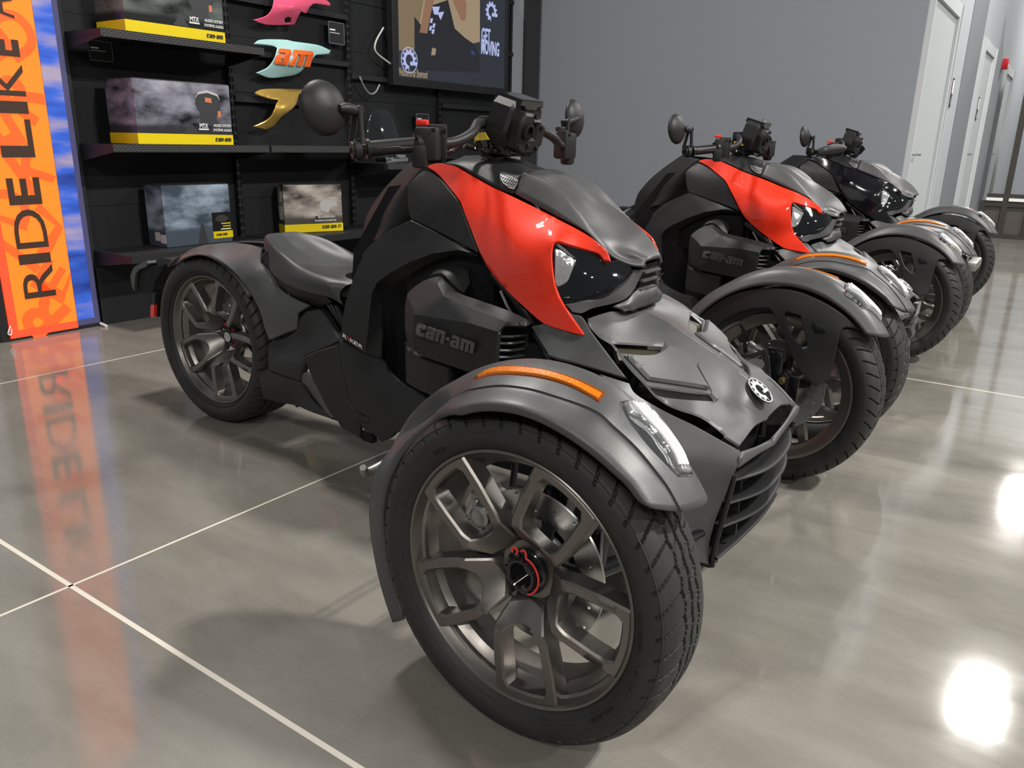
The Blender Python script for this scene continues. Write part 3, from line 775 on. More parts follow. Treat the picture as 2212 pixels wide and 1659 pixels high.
# info cards
MT['cardline'] = mat('card_edge', (0.22, 0.22, 0.22), 0.4)
def card(label, u0, v0, u1, v1):
    p, q = onX(u0, v0, -3.41), onX(u1, v1, -3.41); yc, zc = (p[1] + q[1]) / 2, (p[2] + q[2]) / 2; w_, h_ = abs(q[1] - p[1]), abs(p[2] - q[2])
    o = empty('info_card', (-3.41, yc, zc)); slab('card', 0, .003, -w_ / 2, w_ / 2, -h_ / 2, h_ / 2, 'shelfblk', o)
    for ya, yb, za, zb in ((-w_ / 2, w_ / 2, h_ / 2 - .003, h_ / 2), (-w_ / 2, w_ / 2, -h_ / 2, -h_ / 2 + .003), (-w_ / 2, -w_ / 2 + .003, -h_ / 2, h_ / 2), (w_ / 2 - .003, w_ / 2, -h_ / 2, h_ / 2)):
        slab('edge', .003, .004, ya, yb, za, zb, 'cardline', o)
    slab('print_bar', .003, .0042, -w_ * .42, -w_ * .08, h_ * .10, h_ * .17, 'white', o); slab('print_bar', .003, .0042, -w_ * .42, w_ * .2, h_ * -.02, h_ * .02, 'print_lt', o)
    tag(o, label, 'sign', 'small black information cards')
card('small black information card under the top shelf at the left', 188, 85, 245, 135)
card('small black information card right of the pink panel', 708, 45, 744, 98)
card('small black information card beside the clear windscreen', 898, 245, 926, 276)

# clear windscreen on the shelf
MT['screenpl'] = mat('smoked_acrylic', (0.02, 0.022, 0.025), 0.03, alpha=0.30, coat=1.0)
ws = empty('windscreen', (-3.2, 2.44, 0.80)); tag(ws, 'clear smoked windscreen standing on shelf behind the right handgrip', 'windscreen')
G_ = []
for k, (zz, hw) in enumerate(((0.03, .17), (.12, .185), (.22, .155), (.30, .11), (.355, .06))):
    G_.append([np.array([-.02 - .10 * (k / 4) - 1.6 * y * y, y, zz]) for y in np.linspace(-hw, hw, 9)])
loft('shield', G_, 'screenpl', ws, 3, 4, 9, thick=0.004)
MB().add(*box(-.03, 0, .02, .10, .22, .04, ch=.01)).add(*box(.02, .02, .045, .03, .10, .03, ch=.008)).obj('mount', 'chrome', ws)

# ---------------------------------------------------------------- wall screen
MT['bezel'] = mat('screen_bezel', (0.012, 0.012, 0.013), 0.4)
def glow(name, col, s): return mat(name, (0.01, 0.01, 0.01), 0.25, emit=col, estr=s)
MT['scr_bg'] = glow('screen_dark', (0.020, 0.024, 0.034), 1.0); MT['scr_sand'] = glow('screen_sand', (0.50, 0.38, 0.24), 0.62); MT['scr_sand2'] = glow('screen_sand_dark', (0.36, 0.26, 0.15), 0.55)
MT['scr_blk'] = glow('screen_clothes', (0.012, 0.013, 0.018), 1.0); MT['scr_skin'] = glow('screen_skin', (0.42, 0.22, 0.13), 0.6); MT['scr_wht'] = glow('screen_white', (0.55, 0.62, 1.0), 0.75); MT['scr_blue'] = glow('screen_blue', (.03, .05, .2), 1)
XS = -3.36
tv = empty('wall_screen', (XS, 3.27, 1.30)); tag(tv, 'large black flat screen showing an advert, mounted above the shelving', 'television')
TL = lambda u, v: onX(u, v, XS) - np.array([XS, 3.27, 1.30])
def scr(nm, px, mtl, k):
    L = [(TL(u, v)[1], TL(u, v)[2]) for u, v in px]
    recalc(mk(nm, *plate([L], 0.0, 0.0012, lambda x, y, t: (0.002 + t + k * 0.0012, x, y)), mtl, tv, False))
y0, y1, zb, zt = -0.67, 0.685, 0.012, 0.90
mk('bezel', *plate([[(y0, zb), (y1, zb), (y1, zt), (y0, zt)], [(y0 + .055, zb + .055), (y1 - .045, zb + .055), (y1 - .045, zt - .045), (y0 + .055, zt - .045)]], -0.04, 0.012, lambda x, y, t: (t, x, y), ch=0.003), 'bezel', tv, False)
recalc(tv.children[-1])
slab('back', -0.06, -0.035, y0 + .02, y1 - .02, zb + .02, zt - .02, 'bezel', tv); slab('wall_mount', -.10, -.055, -.25, .25, .2, .7, 'shelfblk', tv)
slab('display', -0.002, 0.002, y0 + .05, y1 - .04, zb + .05, zt - .04, 'scr_bg', tv)
k5 = zm(500, 0, 800)
scr('picture', k5(990, -200, 1482, -200, 1482, 250, 1440, 260, 1000, 300), 'scr_sand', 0)
scr('picture', k5(1100, -200, 1180, -200, 1110, 190, 1080, 312, 998, 300, 992, -200), 'scr_sand2', 1)
scr('picture', k5(1090, 100, 1160, 190, 1200, 30, 1290, 0, 1330, 170, 1390, 225, 1440, 260, 1478, 330, 1480, 430, 1090, 420), 'scr_blk', 2)
scr('picture', k5(1155, 0, 1180, -80, 1230, -80, 1190, 60, 1165, 200, 1120, 195), 'scr_skin', 3)
scr('picture', k5(1315, 0, 1365, -60, 1400, 20, 1395, 120, 1370, 125), 'scr_skin', 3)
scr('picture', k5(1195, 40, 1240, 40, 1225, 90, 1205, 85), 'scr_wht', 4); scr('picture', k5(1225, 75, 1265, 70, 1245, 120), 'scr_wht', 4)
for q in ((1185, 110), (1200, 140), (1180, 155), (1195, 175)): scr('picture', k5(q[0], q[1], q[0] + 14, q[1], q[0] + 8, q[1] + 28, q[0] - 4, q[1] + 26), 'scr_wht', 4)
scr('picture', k5(1195, 285, 1218, 292, 1212, 330, 1188, 330), 'scr_sand', 4); scr('picture', k5(1425, 295, 1445, 310, 1450, 335, 1430, 322), 'scr_blue', 4)
def TVF(u, v, w_, h_):
    c0 = TL(u, v); return lambda x, y, t: (0.008 + .001 * t, c0[1] + x * w_, c0[2] + y * h_)
lettering('screen_text', 'GET', TVF(500 + 1515 * .3617, 213 * .3617, .115, .105), 'scr_wht', tv, bold=0.03)
lettering('screen_text', 'MOVING', TVF(500 + 1541 * .3617, 288 * .3617, .235, .105), 'scr_wht', tv, bold=0.03)
lettering('screen_text', 'Welcome to our Showroom!', TVF(500 + 1082 * .3617, 436 * .3617, .30, .055), MT['scr_sand'], tv, bold=0.01)
for cu_, cv_, rg in ((500 + 1547 * .3617, 70 * .3617, False), (500 + 1057 * .3617, 360 * .3617, True)):
    c0 = TL(cu_, cv_)
    gear_logo('screen_emblem', lambda x, y, t: (0.008 + .001 * t, c0[1] + x * .085, c0[2] + y * .085), 'scr_wht', tv, ring=rg)
    lettering('screen_text', 'BRP', lambda x, y, t: (0.0095 + .001 * t, c0[1] + .045 + x * .07, c0[2] - .02 + y * .026), 'scr_wht', tv, bold=0.02)
# loose cables by the screen
for lb, pxs in (('loose black power cable looping beside the left edge of the screen', [(827, 62), (812, 90), (812, 112), (838, 134), (846, 140)]),
                ('loose black cable sagging below the screen mount', [(778, 168), (788, 190), (800, 203), (812, 198), (820, 183)])):
    P_ = [onX(u, v, -3.38) for u, v in pxs]; P_ = [onX(pxs[0][0], pxs[0][1], -3.44)] + P_
    tag(MB().add(*tube(P_, 0.006, 8)).obj('power_cable', 'print_lt' if 'power' in lb else 'cardline', None), lb, 'cable')

# ---------------------------------------------------------------- illuminated banner
def glowmat(name, c1, c2, sc, strength):
    mt = mat(name, c1, 0.5); nt = mt.node_tree; p = nt.nodes['Principled BSDF']
    tc = nt.nodes.new('ShaderNodeTexCoord'); mp = nt.nodes.new('ShaderNodeMapping'); mp.inputs['Scale'].default_value = sc
    nz = nt.nodes.new('ShaderNodeTexNoise'); nz.inputs['Scale'].default_value = 1; nz.inputs['Detail'].default_value = 4
    cr = nt.nodes.new('ShaderNodeValToRGB'); el = cr.color_ramp.elements
    el[0].position = 0.33; el[0].color = (*c1, 1); el[1].position = 0.62; el[1].color = (*c2, 1)
    if name == 'blue_streak_print':
        x = el.new(0.47); x.color = (0.03, 0.10, 0.52, 1)
    nt.links.new(tc.outputs['Object'], mp.inputs[0]); nt.links.new(mp.outputs[0], nz.inputs['Vector']); nt.links.new(nz.outputs['Fac'], cr.inputs[0])
    nt.links.new(cr.outputs[0], p.inputs['Base Color']); nt.links.new(cr.outputs[0], p.inputs['Emission Color']); p.inputs['Emission Strength'].default_value = strength
    return mt
MT['bn_or'] = mat('banner_orange', (0.95, 0.17, 0.012), 0.6, emit=(1.0, 0.165, 0.010), estr=0.9)
MT['bn_or2'] = mat('banner_deep_orange', (0.85, 0.09, 0.012), 0.6, emit=(0.95, 0.085, 0.012), estr=0.85)
MT['bn_edge'] = mat('banner_edge_red', (0.75, 0.07, 0.02), 0.6, emit=(0.85, 0.065, 0.02), estr=0.7)
MT['bn_txt'] = mat('banner_brown', (0.055, 0.028, 0.018), 0.6)
MT['bn_blue'] = glowmat('blue_streak_print', (0.010, 0.03, 0.20), (0.30, 0.25, 0.36), (2.0, 1.5, 7.0), 0.5)
XB = -3.40
bn = empty('banner', (XB, 0.14, 0.0)); tag(bn, 'tall illuminated orange banner with dark vertical lettering and blue side strip', 'banner')
def bs(nm, x0, x1, y0, y1, z0, z1, mtl): return slab(nm, x0, x1, y0 - .14, y1 - .14, z0, z1, mtl, bn)
bs('frame', -0.07, -0.003, -0.06, 0.414, 0.0, 2.6, 'shelfblk')
bs('fabric', -0.004, 0.0, -0.02, 0.298, 0.012, 2.6, 'bn_or'); bs('hem', -0.003, 0.0015, -0.02, 0.018, 0.012, 2.6, 'bn_edge'); bs('hem', -0.003, 0.0015, 0.018, 0.298, 0.012, 0.048, 'bn_edge')
bs('blue_strip', -0.004, 0.0, 0.30, 0.412, 0.02, 2.6, 'bn_blue')
MT['bn_violet'] = mat('blue_strip_edge', (0.05, 0.05, 0.12), 0.5, emit=(.05, .05, .13), estr=.5)
bs('blue_strip_edge', -.003, 0.001,   .386, .412, .02, 2.6, 'bn_violet'); bs('blue_strip_edge', -.003, 0.001, .30, .386, .02, .05, 'bn_violet')
mk('foot', *tube([(-.01, .275 - .0, .012), (.05, .275, .006)], 0.008, 8), 'labelw', bn)
mk('tie_cord', *tube([(0.005, -.155, .075), (.008, -.165, .06), (.008, -.172, .04), (.008, -.16, .035), (.005, -.152, .06)], 0.003, 6), 'white', bn)
# ghost letters in deeper orange
for ch_, yc, zc, sy, sz, rot in (('R', .13, .12, .20, .22, 2.2), ('E', .22, .26, .16, .18, 0.9), ('I', .07, .40, .04, .22, .8), ('L', .20, .50, .18, .20, 2.4), ('D', .06, .62, .16, .2, 1.2), ('K', .20, .80, .18, .2, .5),
                                 ('E', .06, .95, .18, .2, 2.0), ('R', .20, 1.12, .18, .22, .9), ('I', .08, 1.25, .05, .2, 2.2), ('D', .21, 1.38, .16, .2, .6), ('L', .06, 1.50, .2, .2, 1.4)):
    def fn(x, y, t, c_=math.cos(rot), s_=math.sin(rot), yc=yc, zc=zc, sy=sy, sz=sz):
        X, Y = x * sy, y * sz; yy = min(max(yc + X * c_ - Y * s_, -.015), .295); return (0.0005 + t * 0.0008, yy - .14, zc + X * s_ + Y * c_)
    lettering('ghost_letter', ch_, fn, 'bn_or2', bn, bold=0.03)
for ch_, v0, v1, bld in (('R', 575, 643, .0), ('I', 549, 569, .02), ('D', 452, 535, .0), ('E', 383, 441, .03), ('L', 258, 340, .02), ('I', 220, 247, .03), ('K', 141, 210, .0), ('E', 89, 127, .035), ('A', 0, 47, .0)):
    z0, z1 = onX(80, v1, XB)[2], onX(60, v0, XB)[2]
    def fn(x, y, t, z0=z0, z1=z1): return (0.0018 + t * 0.001, .142 - y * .145 - .14, (z0 + z1) / 2 + x * (z1 - z0))
    lettering('letter', ch_, fn, 'bn_txt', bn, bold=bld)
# ================================================================ the three-wheeled motorcycle (built at the origin, front axle above x = 0)
root = empty('three_wheel_motorcycle')
GRP = 'three-wheeled motorcycles parked side by side'
tag(root, 'nearest matte black three-wheeled motorcycle with orange-red side fairings and amber fender reflector', 'motorcycle', GRP)
ax = lambda p: (p[0], -p[2], p[1])      # wheel (a, b, w outwards) -> vehicle right side

# ---------------------------------------------------------------- wheels
def spoke_frame(phi, wf, depth):
    hw = [(.155, .061), (.104, .0555), (.086, .0505), (.074, .045), (.052, .034)]
    arc = [(.2170 * math.cos(t), .2170 * math.sin(t)) for t in np.radians(np.linspace(-16.8, 16.8, 9))]
    L = arc + hw + [(.047, 0.0)] + [(u, -l) for u, l in reversed(hw)]
    op = [(.186, .0415), (.155, .0405), (.110, .0365), (.094, .030), (.086, .017), (.084, .005)]
    arc2 = [(.2000 * math.cos(t), .2000 * math.sin(t)) for t in np.radians(np.linspace(-10.3, 10.3, 7))]
    Hh = arc2 + op + [(u, -l) for u, l in reversed(op)]
    L = densify(L, .012); Hh = densify(Hh, .012)
    cp, sp = math.cos(phi), math.sin(phi)
    def fn(x, y, hh):
        r = math.hypot(x, y); t = min(max((r - .046) / (.100 - .046), 0), 1); t = t ** .8
        top = wf[0] + (wf[1] - wf[0]) * t
        w_ = top - (1 - hh) * depth * (0.55 + .45 * t) if hh < 0.99 else top
        if 0.5 < hh < .99: w_ = top - .0035
        return (x * cp - y * sp, x * sp + y * cp, w_)
    v, f = [], []
    top0 = inset(L, .0035); top1 = inset(Hh, -.0035)
    ex = [(x, y) for x in np.arange(.05, .21, .013) for y in np.arange(-.06, .061, .013) if inpoly((x, y), inset(L, .007)) and not inpoly((x, y), inset(Hh, -.007))]
    P, T, lp = tri([top0, top1], ex)
    v += [fn(p[0], p[1], 1.0) for p in P]; f += T
    for q, li in zip((L, Hh), lp):
        k2 = len(v); v += [fn(p[0], p[1], .9) for p in q]; k3 = len(v); v += [fn(p[0], p[1], 0.0) for p in q]; N = len(q)
        f += [(li[i], li[(i + 1) % N], k2 + (i + 1) % N, k2 + i) for i in range(N)]
        f += [(k2 + i, k2 + (i + 1) % N, k3 + (i + 1) % N, k3 + i) for i in range(N)]
    P, T, lp = tri([L, Hh], ex); k = len(v); v += [fn(p[0], p[1], 0.0) for p in P]; f += [tuple(k + i for i in t) for t in T]
    return v, f
def tire_mesh(R, hw, bead, bw, N, nsipe, ground, M_, cg):
    half = [(bead, bw), (bead + .007, bw + .008), (bead + (R - bead) * .28, hw - .0035), (bead + (R - bead) * .45, hw), (bead + (R - bead) * .62, hw - .002), (bead + (R - bead) * .78, hw - .008),
            (R - .0085, hw - .0165), (R - .0035, hw - .027)]
    top = [(R - .0022 * (abs(w_) / (hw - .03)) ** 2, w_) for w_ in np.linspace(hw - .034, -(hw - .034), 9)]
    pr = resample([np.array(p) for p in catmull(half + top + [(r, -w_) for r, w_ in half[::-1]], 6)], M_)
    tn = np.gradient(pr, axis=0); nr = np.c_[-tn[:, 1], tn[:, 0]]; nr /= np.linalg.norm(nr, axis=1)[:, None] + 1e-9
    if nr[M_ // 2][0] < 0: nr = -nr
    th = (2 * pi * np.arange(N) / N)[:, None]; w_ = pr[:, 1][None]; r = pr[:, 0][None]; aw = np.abs(w_); ph0 = th * nsipe / (2 * pi)
    dp = np.zeros((N, M_)); tread = r > R - .024
    zig = .0026 * (np.abs((ph0 % 1.0) - .5) * 4 - 1)
    for g0 in cg: dp = np.where(tread & (np.abs(w_ - g0 - zig * (1 if g0 else .6)) < .0028), .006, dp)
    lo = cg[-1] + .004; x = np.clip((aw - lo) / (hw - lo), 0, 1)
    ph = (ph0 + .75 * x ** 1.6 * np.where(w_ > 0, 1, -1)) % 1.0
    dp = np.where(tread & (aw > lo) & (ph < .13 - .05 * (1 - x)), np.maximum(dp, .0052), dp)
    mid = (aw < cg[-1] - .005) & (aw > .004); ph = (ph0 + w_ * 26) % 1.0
    dp = np.where(tread & mid & (ph < .085) & (np.abs(aw - cg[-1] * .5) < cg[-1] * .26), np.maximum(dp, .0036), dp)
    r2 = r - dp * nr[:, 0][None]; w2 = w_ - dp * nr[:, 1][None]
    X = r2 * np.cos(th); Y = np.maximum(r2 * np.sin(th), -ground)
    v = np.stack([X, -w2 + 0 * X, Y], -1).reshape(-1, 3)
    i_ = np.arange(N)[:, None]; j_ = (i_ + 1) % N; q_ = np.arange(M_ - 1)[None]
    f = np.stack([i_ * M_ + q_, i_ * M_ + q_ + 1, j_ * M_ + q_ + 1, j_ * M_ + q_], -1).reshape(-1, 4)
    return v, f
def ring_plate(r0, r1, h0, h1, seg, holes=()):
    return plate([[(r1 * math.cos(t), r1 * math.sin(t)) for t in np.linspace(0, 2 * pi, seg, endpoint=False)], [(r0 * math.cos(t), r0 * math.sin(t)) for t in np.linspace(0, 2 * pi, seg, endpoint=False)]] + list(holes), h0, h1)
def circ(x, y, r, k=10): return [(x + r * math.cos(t), y + r * math.sin(t)) for t in np.linspace(0, 2 * pi, k, endpoint=False)]
def wheel(name, loc, hw, flange, wf, rear=False):
    q = MB()
    prof = [(.2225, flange - .006), (.2225, flange), (.2205, flange + .0015), (.2175, flange + .0005), (.2150, flange - .004), (.206, flange - .024), (.190, flange - .040), (.184, -.02), (.186, -flange + .02),
            (.200, -flange + .008), (.212, -flange + .003), (.216, -flange - .001), (.2215, -flange - .001), (.2225, -flange + .006), (.206, -flange + .014), (.196, -flange + .03), (.195, .0), (.205, flange - .02)]
    v, f = lathe(prof, 120, True); q.add([ax(p) for p in v], f)
    for k in range(5):
        v, f = spoke_frame(math.radians(63.5 + 72 * k), wf, .034); q.add([ax(p) for p in v], f)
    hubw = wf[0]
    v, f = lathe([(.0001, hubw - .03), (.058, hubw - .03), (.058, hubw - .006), (.052, hubw + .001), (.0001, hubw + .001)], 48); q.add([ax(p) for p in v], f)
    wh = q.obj(name, 'rim', root, True, 32); wh.location = loc
    # tire
    R = .2880 if not rear else .2945; gr = loc[2] - .0008
    v, f = tire_mesh(R, hw, .2215, flange - .003, 960 if not rear else 768, 48, gr, 120 if not rear else 130, (-.022, 0.0, .022) if not rear else (-.052, -.018, .018, .052))
    t = mk('tire', v, f, 'tire', wh, True, 30); recalc(t)
    # sidewall rings and lettering
    sw = hw - .001
    for r0 in (.2335, .2725 if not rear else .274):
        v, f = lathe([(r0 + .0012 * math.cos(a_), sw - (.0085 if r0 < .25 else .0065) + .0016 * math.sin(a_)) for a_ in np.linspace(0, 2 * pi, 8, endpoint=False)], 140, True)
        recalc(mk('sidewall_ring', [ax(p) for p in v], f, 'tire', t))
    if not rear:
        for k, ch_ in enumerate('KENDA'):
            th = math.radians(-8.5 - 3.6 * k)
            def fn(x, y, t_, th=th):
                an = th + x * .0125 / .25 * -1.0; r = .250 + y * .017
                return (r * math.cos(an), -(sw - .0008 + .0016 * t_ - .0022 * (abs(y) * 2) ** 2), r * math.sin(an))
            lettering('sidewall_letter', ch_, fn, 'tirelet', t, bold=.03)
        for th0, th1 in ((-38, -33), (-42, -39.5), (-45.5, -43), (-4, 4), (8, 11), (122, 124.5), (126, 128.5)):
            L = [(.238, th0), (.262, th0 + 4), (.262, th1 + 4), (.238, th1)]
            P_ = [(r * math.cos(math.radians(an)), -(sw + .0002 - .001), r * math.sin(math.radians(an))) for r, an in densify(L, .004 * 100)]
            mk('sidewall_bar', P_ + [(p[0], p[1] + .004, p[2]) for p in P_], [tuple(range(len(P_)))] + [(i, (i + 1) % len(P_), len(P_) + (i + 1) % len(P_), len(P_) + i) for i in range(len(P_))], 'tirelet', t, False)
    # centre nut with red spring clip
    w0 = hubw + .001
    q = MB(); q.add([ax(p) for p in lathe([(.040, w0), (.040, w0 + .008), (.036, w0 + .012), (.031, w0 + .014), (.031, w0 + .020), (.027, w0 + .026), (.023, w0 + .0265), (.0205, w0 + .024), (.0205, w0 + .006), (.0001, w0 + .006)], 40)[0]], lathe([(0, 0)] * 10, 40)[1])
    for k in range(10):
        an = 2 * pi * k / 10; Mx = Matrix.Rotation(an, 3, 'Z')
        bx, bf = box(.0325, 0, w0 + .014, .007, .009, .012, ch=.0015); q.add([ax(Mx @ Vector(p)) for p in bx], bf)
    q.obj('hub_nut', 'gloss', wh)
    cl = [(.0345 * math.cos(t_), .0345 * math.sin(t_), w0 + .0215) for t_ in np.radians(np.linspace(-65, 75, 14))]
    cl += [(.008, .041, w0 + .021), (.003, .046, w0 + .021), (-.002, .042, w0 + .021)]
    c2 = [(-.011, .034, w0 + .021), (-.009, .040, w0 + .021), (-.014, .045, w0 + .021), (-.020, .041, w0 + .021), (-.019, .035, w0 + .021)]
    MB().add([ax(p) for p in tube(cl, .0018, 8, 3)[0]], tube(cl, .0018, 8, 3)[1]).add([ax(p) for p in tube(c2, .0018, 8, 3)[0]], tube(c2, .0018, 8, 3)[1]).obj('spring_clip', 'clip', wh)
    # brake disc, carrier and caliper
    wd_ = -.012 if not rear else -.05
    hl = [circ(r * math.cos(math.radians(an)), r * math.sin(math.radians(an)), .0032, 8) for k in range(20) for r, an in (((.127, .115, .103)[k % 3], 18 * k),)]
    v, f = ring_plate(.088, .135, wd_ - .0025, wd_ + .0025, 72, hl); recalc(mk('brake_disc', [ax(p) for p in v], f, 'steel', wh, True, 30))
    q = MB()
    for k in range(6):
        an = math.radians(60 * k + 12); L = [(.04, -.016), (.092, -.009), (.098, 0), (.092, .009), (.04, .016)]
        v, f = plate([[(x * math.cos(an) - y * math.sin(an), x * math.sin(an) + y * math.cos(an)) for x, y in L]], wd_ - .004, wd_ + .004); q.add([ax(p) for p in v], f)
    v, f = lathe([(.0001, wd_ - .03), (.05, wd_ - .03), (.05, hubw - .028), (.0001, hubw - .028)], 32); q.add([ax(p) for p in v], f)
    q.obj('disc_carrier', 'dark', wh)
    an = math.radians(152 if not rear else 20); q = MB()
    Mx = Matrix.Rotation(an, 3, 'Z')
    for bx_ in ((.118, 0, wd_ + .020, .060, .100, .022, .008), (.118, 0, wd_ - .022, .060, .100, .026, .008), (.150, 0, wd_, .016, .080, .05, .005)):
        bv, bf = box(*bx_[:6], ch=bx_[6]); q.add([ax(Mx @ Vector(p)) for p in bv], bf)
    for dy in (-.026, .024):
        bv, bf = lathe([(.0001, .0), (.019, .0), (.0195, .010), (.014, .013), (.0001, .009)], 20); q.add([ax(Mx @ Vector((p[0] + .114, p[1] + dy, p[2] + wd_ + .030))) for p in bv], bf)
    for dx, dy in ((.135, -.04), (.135, .002), (.137, .042), (.097, -.003)):
        bv, bf = lathe([(.0001, .0), (.0055, .0), (.0055, .006), (.0001, .006)], 8); q.add([ax(Mx @ Vector((p[0] + dx, p[1] + dy, p[2] + wd_ + .031))) for p in bv], bf)
    q.obj('brake_caliper', 'alu', wh, True, 30)
    return wh
def mirror_tree(o):
    q = mirror(o)
    for ch in list(o.children):
        c_ = mirror(ch, parent=q)
        for g2 in list(ch.children): mirror(g2, parent=c_)
    return q
fwR = wheel('front_wheel', (0, -.672, .284), .0725, .055, (.004, .053))
fwR.rotation_euler = (0, 0, -.028)
fwL = mirror_tree(fwR); fwL.rotation_euler = (0, 0, -.028)
rw = wheel('rear_wheel', (-1.709, 0, .288), .1035, .082, (-.012, .072), rear=True)

# ---------------------------------------------------------------- front fenders
def polar(pxs, s):
    out = []
    for u, v in pxs:
        p = onS(u, v, s); out.append((math.atan2(p[2] - .284, p[0]), math.hypot(p[0], p[2] - .284)))
    return out
def solve_s(u, v, rt, lo=.69, hi=.765):
    best = min(np.linspace(lo, hi, 60), key=lambda s: abs(polar([(u, v)], s)[0][1] - rt)); return best
lip = [(871, 1343), (858, 1305), (842, 1250), (831, 1190), (824, 1121), (834, 1049), (863, 988), (896, 952), (935, 921), (993, 894), (1041, 885), (1107, 890), (1161, 908), (1215, 937), (1269, 975), (1324, 1024), (1355, 1058), (1381, 1087)]
A_lip = []
for u, v in lip:
    s = solve_s(u, v, .304); t_, r = polar([(u, v)], s)[0]; A_lip.append(((t_ + 2 * pi) % (2 * pi), r, s))
A_lip.sort()
def prof_at(table, t):
    ts = [q[0] for q in table]; return tuple(np.interp(t, ts, [q[i] for q in table]) for i in range(1, len(table[0])))
dg = math.radians
crest = [(dg(t_), r) for t_, r in ((30, .336), (45, .341), (55, .345), (62, .347), (69, .353), (76, .354), (84, .353), (92, .351), (98, .349), (106, .345), (122, .337), (137, .341), (150, .345))]
crease = sorted([((t_ + 2 * pi) % (2 * pi), r) for t_, r in polar([(980, 857), (1034, 836), (1096, 827), (1161, 836), (1215, 856), (1291, 885)], .705)])
def rc(t): return prof_at(crest, min(t, dg(150)))[0] if t < dg(140) else .345
cur = [[] for _ in range(8)]
ths = np.radians(np.r_[np.linspace(36, 70, 10), np.linspace(75, 165, 19), np.linspace(172, 215, 8)])
for t in ths:
    rl, sl = prof_at(A_lip, max(t, A_lip[0][0])) if t <= A_lip[-1][0] else (A_lip[-1][1], A_lip[-1][2])
    rcr = prof_at(crest, t)[0] if t < crest[-1][0] else .345
    rcr = max(rcr, .336); k0 = min(max((t - dg(36)) / dg(16), 0), 1)      # the nose closes in front
    wb = min(max((t - dg(128)) / dg(40), 0), 1); wb = wb * wb * (3 - 2 * wb)
    rcr = rcr * (1 - wb) + .346 * wb
    rm = min(prof_at(crease, min(max(t, crease[0][0]), crease[-1][0]))[0], rcr - .012)
    rm = rm * (1 - wb) + .340 * wb
    P = [(rl - .004 * k0, sl - .004), (rl, sl), (rl + .012, sl - .001), (rm - .002, sl - .040 + .034 * wb), (rm + .004, sl - .046 + .034 * wb), (rcr, .655), (rcr - .008, .622), (.306, .598)]
    for q, (r, s) in enumerate(P):
        te = dg((44, 44, 41.5, 37, 36.2, 34.5, 36, 41)[q])
        t2 = te + (t - dg(36)) / dg(34) * (dg(70) - te) if t < dg(70) else t
        cur[q].append(np.array([r * math.cos(t2), -s, .284 + r * math.sin(t2)]))
fen = loft('front_fender', cur, 'panel', root, 2, 4, len(ths), thick=.005, angle=45, raw=True, inward=0.0)
fenL = mirror(fen); md = fenL.modifiers.new('thickness', 'SOLIDIFY'); md.thickness = .005; md.offset = -1
# amber reflector strip on the fender shoulder
def fender_strip(name, top, bot, s0, s1, mtl, par, lift, thick, k=1.0):
    ct = hits(fen, densify(top + bot[::-1], 12))
    return relief(name, top + bot[::-1], ct, mtl, par, thick=thick, edge=.002, rim=1.2, gpx=9, lift=lift)
amb_t = ii(210, 465, 330, 370, 480, 300, 640, 278, 820, 283, 1020, 310, 1250, 362, 1480, 440, 1660, 520, 1820, 605)
amb_b = ii(205, 480, 330, 430, 480, 395, 640, 388, 820, 398, 1020, 425, 1250, 480, 1450, 560, 1620, 650, 1735, 720)
hs = fender_strip('reflector_housing', amb_t, amb_b, .684, .700, 'amberdk', fen, .002, .008)
li_t = ii(290, 405, 400, 345, 520, 312, 700, 305, 900, 318, 1080, 345, 1280, 400, 1480, 475, 1650, 560, 1770, 625)
li_b = ii(300, 425, 400, 392, 520, 376, 700, 374, 900, 392, 1080, 422, 1280, 475, 1460, 548, 1600, 625, 1715, 690)
ar = fender_strip('amber_reflector', li_t, li_b, .688, .698, 'amber', fen, .0045, .005)
# clear marker lamp
lt = zm(1150, 880, 400, 1659)
lamp = [(1340, 868), (1362, 866), (1388, 872), (1420, 897), (1450, 935), (1468, 970), (1486, 1006), (1496, 1025), (1492, 1029), (1466, 1030), (1440, 1004), (1400, 962), (1368, 922), (1350, 892)]
lct0 = [(1340, 868, .668), (1388, 872, .650), (1420, 897, .646), (1468, 970, .634), (1494, 1027, .626), (1466, 1030, .645), (1400, 962, .680), (1350, 892, .682), (1420, 940, .662)]
lct = hits(fen, [(u, v) for u, v in densify(inset(lamp, 4), 10)] + [(1420, 940), (1400, 915), (1450, 975)])
lb_ = relief('lamp_housing', lamp, lct, 'chrome', fen, thick=.012, edge=.002, rim=1.5, gpx=9, lift=.003)
lens = [(1346, 874), (1364, 870), (1384, 876), (1414, 902), (1443, 938), (1462, 974), (1482, 1012), (1486, 1022), (1464, 1020), (1444, 985), (1420, 952), (1390, 915), (1360, 898)]
ll = relief('lamp_lens', lens, lct, 'clear', fen, thick=.006, edge=.003, rim=2, gpx=8, lift=.009)
q = MB()
for k in range(4):
    f0 = TPS([(p[0], p[1]) for p in lct], [depth_of(p) for p in lct]); P_ = []
    for u, v in [(1362 + 7 * k, 880 + 1.5 * k), (1390 + 6 * k, 912 - 1 * k), (1425 + 5 * k, 950 - 2 * k), (1452 + 5 * k, 990 - 2 * k), (1462 + 6 * k, 1015)]:
        P_.append(CAM + ray(u, v) / f0(u, v) + np.array([.005, -.004, .011]))
    q.add(*tube(P_, .0022, 6, 4))
lr = q.obj('light_guide', 'white', fen)
for p in (hs, ar, lb_, ll, lr): mirror(p, parent=fenL)
